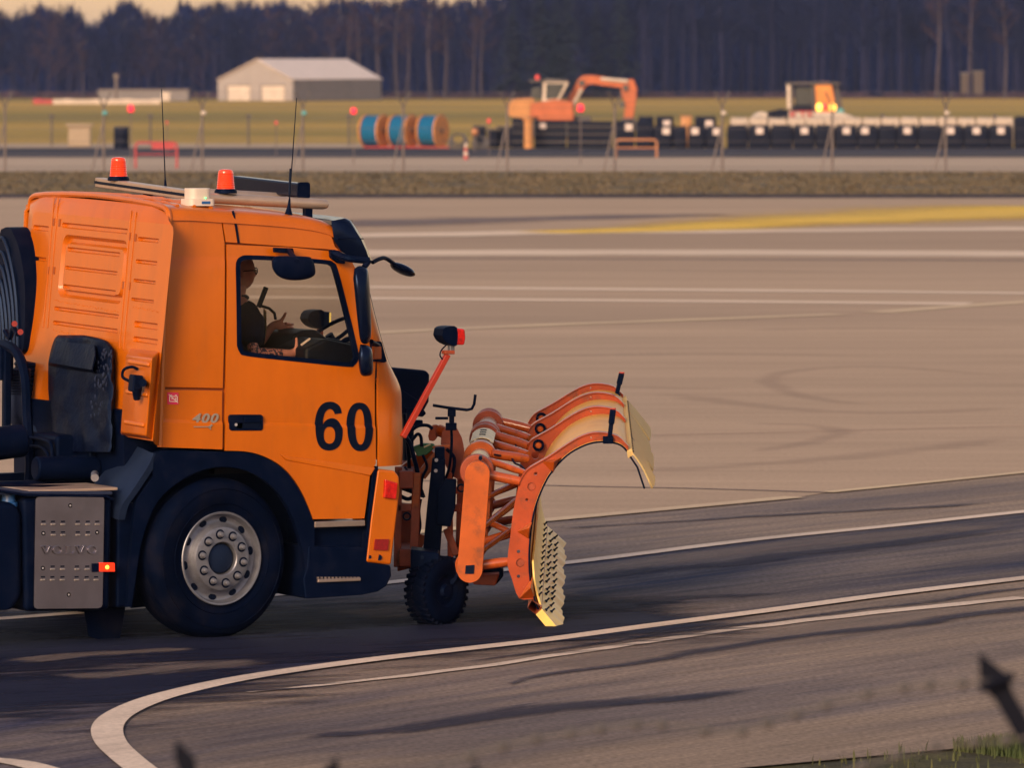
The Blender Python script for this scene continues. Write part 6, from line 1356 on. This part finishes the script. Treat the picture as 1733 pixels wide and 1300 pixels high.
for i, (xc, lab) in enumerate([(640, 'blue cable reel nearest the red lamp, first of three'), (688, 'blue cable reel in the middle of the three'), (737, 'blue cable reel at the skip end with its timber face showing')]):
    Y = 288-.3*i; q = W(xc-6, 249, Y); rl = root_at('cable_reel', lab, 'cable reel', q, 'cable reels in a row'); ax = Vector((cos(radians(27)), -sin(radians(27)), 0)); c = Vector((q.x, Y, .76))
    for s in (-.46, .40):
        mb = MB(); mb.lathe([(.06, 0), (.74, 0), (.74, .07), (.06, .07)], c+ax*s, ax, 36, True); fl = bpart(mb, 'flange', BM['wood'], rl, bevel=.01)
        mb = MB()
        for k in range(6):
            a = 2*pi*k/6; mb.ball(c+ax*(s+.07)+Vector((-ax.y*cos(a)*-.4, ax.x*cos(a)*-.4*-1, sin(a)*.4)), .03, 4)
        bpart(mb, 'flange_bolts', BM['wire'], rl)['kind'] = 'stuff'
    mb = MB(); pr_ = [(.05, -.39)]
    for k in range(14): pr_ += [(.655, -.385+.056*k), (.69, -.385+.056*k+.028)]
    pr_ += [(.655, .39), (.05, .395)]; mb.lathe(pr_, c, ax, 36); bpart(mb, 'cable', BM['cableb'], rl)
    mb = MB(); mb.lathe([(.055, .46), (.13, .47), (.13, .48), (.055, .48)], c, ax, 16, True); bpart(mb, 'hub', BM['wire'], rl)
q = W(690, 251, 287); tr_ = root_at('reel_trailer', 'flat red base under the three cable reels', 'base', q); a, b = W(615, 250, 287), W(760, 250, 287)
mb = MB(); mb.box(((a.x+b.x)/2, 287.6, .05), (b.x-a.x, 1.2, .06)); bpart(mb, 'bed', BM['redp'], tr_)
q = W(788, 270, FP*H/163); bo_ = root_at('marker_post', 'small red and white marker post beside the dark strip', 'marker post', q); Y = q.y
for k in range(4):
    mb = MB(); mb.cyl(Vector((q.x, Y, .16*k)), Vector((q.x, Y, .16*(k+1))), .10-.012*k, .10-.012*(k+1), 12); bpart(mb, 'band', BM['redp'] if k % 2 == 0 else BM['pale'], bo_)
q = W(803, 236, 275); pl_ = root_at('warning_lamp_stand', 'orange warning lamp on a short stand by the coiled hoses', 'lamp', q); mb = MB(); mb.tube([Vector((q.x, 275, 0)), Vector((q.x, 275, .75))], .03, 6); bpart(mb, 'stand', BM['galv'], pl_)
mb = MB(); mb.lathe([(.001, -.13), (.16, -.08), (.17, .08), (.10, .15), (.001, .16)], Vector((q.x, 275, .85)), (.9, -.4, 0), 14); bpart(mb, 'lens', BM['orangep'], pl_)
# coiled hoses and dark crates between reels and skips
for i, (x, y, r, lab) in enumerate([(775, 236, .42, 'large loose coil of black hose next to the reels'), (812, 240, .34, 'small loose coil of black hose behind the warning lamp')]):
    Y = 282+i; q = W(x, y, Y); hc_ = root_at('hose_coil', lab, 'hose coil', q)
    for k in range(5):
        mb = MB(); mb.lathe([(r*(1-.1*k)+.035*cos(a), .035*sin(a)) for a in [2*pi*j/6 for j in range(6)]], Vector((q.x, Y, r*.75+.04*k)), Vector((.1*k-.2, -1, .5)), 24, True); bpart(mb, 'loop', BM['wire'], hc_)
for x0, x1, yt, lab in [(800, 822, 213, 'dark crate standing taller behind the hoses'), (824, 846, 219, 'shorter dark crate behind the hoses'), (840, 866, 214, 'dark crate touching the first black skip')]:
    c_ = boxthing('plastic_crate', lab, 'crate', x0, yt, x1, 250, 290, BM['bagblack'], .7, 'dark crates by the hoses')
    mb = MB(); a, b = W(x0, yt, 290), W(x1, yt, 290); mb.box(((a.x+b.x)/2, 290.35, a.z), (b.x-a.x+.06, .8, .07)); bpart(mb, 'rim', BM['wire'], c_, bevel=.01)
for i, (x0, x1, yt, lab) in enumerate([(866, 886, 200, 'narrow black skip at the reel end of the skips'), (904, 958, 204, 'long black skip with a white label below the excavator cab'), (960, 1036, 205, 'long black skip below the excavator arm')]):
    r_ = boxthing('black_skip', lab, 'skip', x0, yt, x1, 250, 288, BM['bagblack'], 1.2, 'black skips below the excavator')
    a, b = W(x0, yt, 288), W(x1, 250, 288)
    for k in range(3): mb = MB(); mb.box(((a.x+b.x)/2, 287.97, a.z*(.22+.3*k)), (b.x-a.x, .05, .05)); bpart(mb, 'ridge', BM['wire'], r_, bevel=.01)
    if i == 1: mb = MB(); c = W(918, 213, 287.94); mb.box(c, (.28, .02, .24)); bpart(mb, 'label_plate', BM['label'], r_)
q = W(894, 247, 287); op = root_at('orange_bollard', 'thick orange bollard between two black skips', 'bollard', q); z = H-(199-HY)*287/FP
mb = MB(); mb.lathe([(.001, 0), (.20, 0), (.19, z*.9), (.26, z*.93), (.26, z), (.001, z+.02)], Vector((q.x, 287, 0)), (0, 0, 1), 16); bpart(mb, 'body', BM['excy'], op)
# bulk bags
def bag(px0, px1, yt, Y, m, label, group, lab=None, pale_top=False, sd=0):
    a, b = W(px0, yt, Y), W(px1, yt, Y); wd = b.x-a.x; ht = a.z; r_ = root_at('bulk_bag', label, 'bulk bag', ((a.x+b.x)/2, Y), group); rows_ = []
    for k, (s, z) in enumerate([(.02, 0), (.96, 0), (1.01, .10), (1.03, .4), (1.02, .75), (1.0, .95), (.93, 1.0), (.45, 1.05), (.02, 1.02)]):
        rows_.append([Vector(((a.x+b.x)/2+x*wd*s*.97+.02*noise.noise(Vector((x*7+sd, z*5, y))), Y+.45+y*.85*s, z*ht)) for x, y in rrect(-.5, -.5, .5, .5, .07)])
    mb = MB(); mb.grid(rows_, True); bpart(mb, 'body', m, r_, ang=70)
    for sx in (-1, 1):
        mb = MB(); c = Vector(((a.x+b.x)/2+sx*wd*.36, Y+.12, ht)); mb.tube(spline([c+Vector((-.07, 0, -.06)), c+Vector((-.04, 0, .07)), c+Vector((.04, 0, .07)), c+Vector((.07, 0, -.06))], 3), .02, 5); bpart(mb, 'lifting_loop', m, r_)
    if lab is not None: mb = MB(); mb.box(Vector(((a.x+b.x)/2+lab*wd, Y-.02, ht*.80)), (.32, .03, .30)); bpart(mb, 'label', BM['label'], r_)
sx_ = [1230, 1266, 1304, 1342, 1380, 1413, 1451, 1486, 1517, 1553, 1593, 1631, 1673, 1714]
labd = {1: .0, 3: .0, 5: .0, 6: -.15, 8: .0, 10: -.1, 11: .0, 12: .0}
for i in range(13):
    bag(sx_[i]+.5, sx_[i+1]-.5, 213, 287, BM['bagblack'], '%s black bulk bag of the front row from the excavator side' % ORD[i] + (', with a pale label' if i in labd else ''), 'black bulk bags in the front row', labd.get(i), sd=i*3.1)
bag(1717, 1760, 199, 287, BM['bagblack'], 'taller black bulk bag closing the front row at the picture edge', 'black bulk bags in the front row', sd=77)
for i in range(15):
    x0 = 1236+32*i; bag(x0, x0+31, 201+2.0*noise.noise(Vector((i*1.7, 0, 0))), 290.5, BM['bagwhite'], '%s pale bulk bag behind the black front row, from the excavator side' % ORD[i], 'pale bulk bags behind the black row', sd=i*5.3+40)
for i, (x0, x1, yt, lb_) in enumerate([(1040, 1074, 206, .2), (1076, 1103, 206, 0), (1106, 1136, 214, .2), (1139, 1162, 215, 0), (1165, 1192, 214, -.1), (1195, 1224, 215, .1)]):
    bag(x0, x1, yt, 288, BM['bagblack'], '%s black bulk bag of the loose group beyond the orange tube barrier' % ORD[i], 'black bags by the orange tube barrier', lb_ if lb_ else None, sd=i*2.3+9)
for i, (x0, x1, lb_) in enumerate([(1080, 1106, 0), (1110, 1140, .1), (1176, 1212, .15)]):
    bag(x0, x1, 199, 290.5, BM['bagblack'], '%s raised black bulk bag standing behind the loose group' % ORD[i], 'raised black bags', lb_ if lb_ else None, sd=i*4.3+19)
bag(1152, 1170, 198, 290.2, BM['excy'], 'ochre bulk bag peeping out between raised black bags', 'raised black bags', sd=50)

# ---------------------------------------------------------------- excavator
YX = 330.0
def X_(x, y, d=0.0): return W(x, y, YX+d)
ex = root_at('excavator', 'orange excavator with its arm reaching over the black skips', 'excavator', X_(930, 230))
def xp(name, pix, d0, d1, m, bevel=.04): mb = MB(); mb.prism([X_(x, y, d0) for x, y in pix], (0, d1-d0, 0)); return bpart(mb, name, m, ex, bevel=bevel)
for s in (-1.2, 1.0):
    mb = MB(); pts = rrect(-1.9, 0, 1.9, .85, .4, 5); mb.prism([Vector((X_(940, 230).x+x, YX+s, z)) for x, z in pts], (0, .5, 0)); bpart(mb, 'track', BM['wire'], ex, bevel=.03)
xp('chassis', [(880, 205), (1000, 205), (1000, 196), (880, 196)], -.8, 1.0, BM['wire'])
xp('counterweight', arcpix([(856, 184), (860, 172), (868, 168), (895, 169), (895, 197), (870, 198), (858, 193)], 3), -1.3, 1.3, BM['excy'], .1)
bd = xp('house', [(893, 176), (925, 170), (940, 167), (970, 172), (972, 198), (893, 198)], -1.3, 1.3, BM['exc'], .08)
xp('engine_hood', [(868, 170), (888, 166), (903, 166), (905, 178), (868, 180)], -1.2, 1.2, BM['excy'], .05)
xp('side_panel', [(930, 182), (968, 178), (970, 203), (910, 203), (914, 190)], -1.36, -1.2, BM['exc'], .03)
xp('cab_frame', [(917, 172), (919, 136), (923, 134), (958, 135), (962, 140), (947, 168), (940, 172)], -1.25, -.1, BM['pale'], .03)
xp('cab_glass', [(923, 168), (924, 141), (956, 141), (943, 166)], -1.29, -.06, BM['cabglass'], .01)
xp('rear_window', [(898, 165), (900, 148), (915, 147), (915, 168)], -1.2, -.2, BM['cabglass'], .02)
xp('cab_roof', [(896, 135), (962, 135), (962, 138), (896, 139)], -1.3, 0, BM['wire'], .01)
mb = MB(); mb.lathe([(.001, 0), (.12, 0), (.11, .2), (.001, .24)], X_(909, 134), (0, 0, 1), 12); bpart(mb, 'beacon', BM['litlamps'], ex)
xp('boom', arcpix([(956, 182), (960, 166), (972, 146), (981, 131), (992, 127), (1010, 128), (1058, 136), (1064, 142), (1056, 148), (1020, 144), (996, 142), (984, 156), (972, 180), (966, 190)], 3), -.15, .35, BM['exc'], .04)
xp('stick', [(1052, 138), (1066, 133), (1072, 134), (1078, 150), (1076, 170), (1071, 202), (1055, 202), (1058, 176), (1050, 156)], -.12, .30, BM['exc'], .04)
xp('bucket', arcpix([(1053, 200), (1074, 200), (1078, 214), (1068, 228), (1052, 226), (1046, 214)], 3), -.5, .7, BM['wire'], .03)
mb = MB(); mb.cyl(X_(1016, 133, -.2), X_(1062, 137, -.2), .09, n=10); bpart(mb, 'stick_ram', BM['pale'], ex)
mb = MB(); mb.cyl(X_(966, 184, -.2), X_(984, 150, -.2), .10, n=10); bpart(mb, 'boom_ram', BM['pale'], ex)
for x, y in [(1058, 148), (984, 140), (1052, 176)]:
    mb = MB(); mb.cyl(X_(x, y, -.25), X_(x, y, .4), .16, n=12); bpart(mb, 'pivot', BM['wire'], ex)

# ---------------------------------------------------------------- white loader
ld = root_at('wheel_loader', 'white loader with red letters and a glowing cab behind the bags', 'loader', W(1375, 235, 320))
def lpz(name, pix, d0, d1, m, bevel=.04): mb = MB(); mb.prism([W(x, y, 320+d0) for x, y in pix], (0, d1-d0, 0)); return bpart(mb, name, m, ld, bevel=bevel)
lpz('nose', arcpix([(1268, 204), (1278, 193), (1290, 189), (1300, 193), (1300, 206), (1270, 207)], 3), -.8, .8, BM['machw'], .06)
lpz('bonnet', [(1296, 190), (1322, 184), (1337, 186), (1340, 206), (1296, 206)], -.8, .8, BM['bagblack'], .05)
lpz('body', [(1334, 188), (1425, 190), (1448, 198), (1450, 208), (1334, 208)], -.9, .9, BM['machw'], .05)
lpz('cab_roof', [(1331, 139), (1378, 138), (1422, 139), (1422, 143), (1331, 143)], -.95, .95, BM['wire'], .03)
lpz('cab_post', [(1331, 143), (1337, 143), (1338, 184), (1332, 184)], -.9, -.7, BM['pale'], .01)
lpz('cab_post', [(1338, 145), (1342, 145), (1342, 186), (1338, 186)], -.9, .6, BM['wire'], .01)
lpz('cab_post', [(1374, 143), (1378, 143), (1380, 188), (1375, 188)], -.9, .9, BM['wire'], .01)
lpz('cab_glass', [(1345, 147), (1374, 147), (1374, 178), (1345, 178)], -.6, -.55, BM['cabglass'], .0)
lpz('seat', [(1350, 150), (1360, 150), (1362, 184), (1348, 184)], -.2, .3, BM['shed'], .04)
lpz('lower_cab', [(1342, 177), (1378, 177), (1380, 188), (1342, 188)], -.85, .85, BM['bagblack'], .03)
lpz('rear_canopy', [(1378, 142), (1384, 138), (1402, 138), (1408, 144), (1415, 182), (1412, 189), (1382, 189)], -.85, .85, BM['glowpane'], .06)
for x in (1386, 1409):
    mb = MB(); mb.ball(W(x, 181, 319.1), 1, 6, (.16, .06, .20)); bpart(mb, 'work_lamp', BM['tailamber'], ld)
mb = MB(); mb.ball(W(1395, 180, 319.1), 1, 6, (.12, .05, .18)); bpart(mb, 'tail_lamp', BM['litlamp'], ld)
lpz('lift_arm', [(1412, 143), (1418, 146), (1426, 182), (1424, 196), (1418, 190)], -.6, -.4, BM['wire'], .02)
mb = MB(); mb.ball(W(1421, 188, 319.4), 1, 6, (.22, .1, .16)); bpart(mb, 'filler_box', BM['teal'], ld)
for x in (1300, 1405):
    mb = MB(); c = W(x, 215, 319.2); mb.lathe([(.1, 0), (.45, 0), (.55, .06), (.55, .30), (.45, .36), (.1, .36)], Vector((c.x, 319.5, .55)), (0, -1, 0), 28, True); bpart(mb, 'wheel', BM['wire'], ld)
tx = text_mesh('KTE', .62, .01, BM['redp'], 'lettering', ld, W(1356, 195.5, 319.05)-Vector(ld.location), (1, 0, 0), (0, 0, 1), bold=.008, sx=1.1)

# ---------------------------------------------------------------- near fence: pointed arms and barbed wire
nf = root_at('barbed_wire_fence', 'dark pointed fence arms with sagging barbed wire close to the camera', 'fence', (0, 15))
def spear(px, py, qx, qy, Y, wd, lw):
    a, b = W(px, py, Y), W(qx, qy, Y); d = (b-a).normalized(); s = d.cross(Vector((0, 1, 0))).normalized()*wd
    mb = MB(); mb.prism([a, a+d*wd*2.6+s*1.05, a+d*wd*3.6+s*.85, a+d*wd*3.8+s*lw, b+s*lw, b-s*lw, a+d*wd*3.8-s*lw, a+d*wd*3.2-s*.95, a+d*wd*1.8-s*.9], (0, .025, 0)); bpart(mb, 'arm', mat('dark_fence_iron', (.003, .004, .012), .7, spec=.15) if 'dark_fence_iron' not in bpy.data.materials else bpy.data.materials['dark_fence_iron'], nf, bevel=.004)
    foot = Vector((b.x+.02, Y+.01, 0)); mb = MB(); mb.bar(foot, Vector((b.x, Y+.01, b.z+.03)), .05, .05, (0, 1, 0)); bpart(mb, 'post', BM['wire'], nf)
spear(1656, 1104, 1765, 1295, 15, .030, .75); spear(297, 1252, 345, 1370, 15, .022, .6); spear(572, 1281, 530, 1390, 15, .022, .6); spear(806, 1290, 800, 1390, 15, .018, .6)
mb = MB(); a = W(1678, 1150, 15); mb.tube([a+Vector((-.03, -.02, -.02)), a+Vector((.05, -.02, .01))], .012, 6); bpart(mb, 'clip', bpy.data.materials['dark_fence_iron'], nf)
for pts in ([(1690, 1150), (1640, 1156), (1560, 1160), (1500, 1168), (1430, 1184), (1330, 1214), (1240, 1240), (1150, 1230), (1090, 1226), (1000, 1236), (890, 1254), (780, 1285), (700, 1320)], [(1760, 1245), (1690, 1255), (1600, 1262), (1500, 1285), (1420, 1310)]):
    P = spline([W(x, y, 15) for x, y in pts], 6); mb = MB(); mb.tube(P, .0042, 4); wr = bpart(mb, 'barbed_wire', BM['wire'], nf)
    acc = 0
    for a, b in zip(P, P[1:]):
        acc += (b-a).length
        if acc > .072:
            acc = rnd.uniform(-.02, .02); mb = MB()
            for k in range(2):
                d = Vector((rnd.uniform(-.3, .3), rnd.uniform(-.5, .5), 1 if k == 0 else -.2)).normalized()*.016; mb.tube([b-d, b+d], .0026, 4)
            mb.ball(b, .0140, 4); bpart(mb, 'barb', BM['wire'], nf)

# ---------------------------------------------------------------- evening haze
mb = MB(); mb.box((0, 2400, 13.5), (6400, 5400, 29)); hz_ = mb.build('haze', None)
hm_ = bpy.data.materials.new('evening_haze'); hm_.use_nodes = True; N = hm_.node_tree.nodes; N.remove(N['Principled BSDF'])
pv = N.new('ShaderNodeVolumePrincipled'); pv.inputs['Color'].default_value = (.50, .62, 1.0, 1); pv.inputs['Density'].default_value = .0001; pv.inputs['Anisotropy'].default_value = .0
hm_.node_tree.links.new(pv.outputs[0], N['Material Output'].inputs['Volume']); hz_.data.materials.append(hm_)
tag(hz_, 'thin blue evening haze over the airfield', 'haze', kind='stuff')
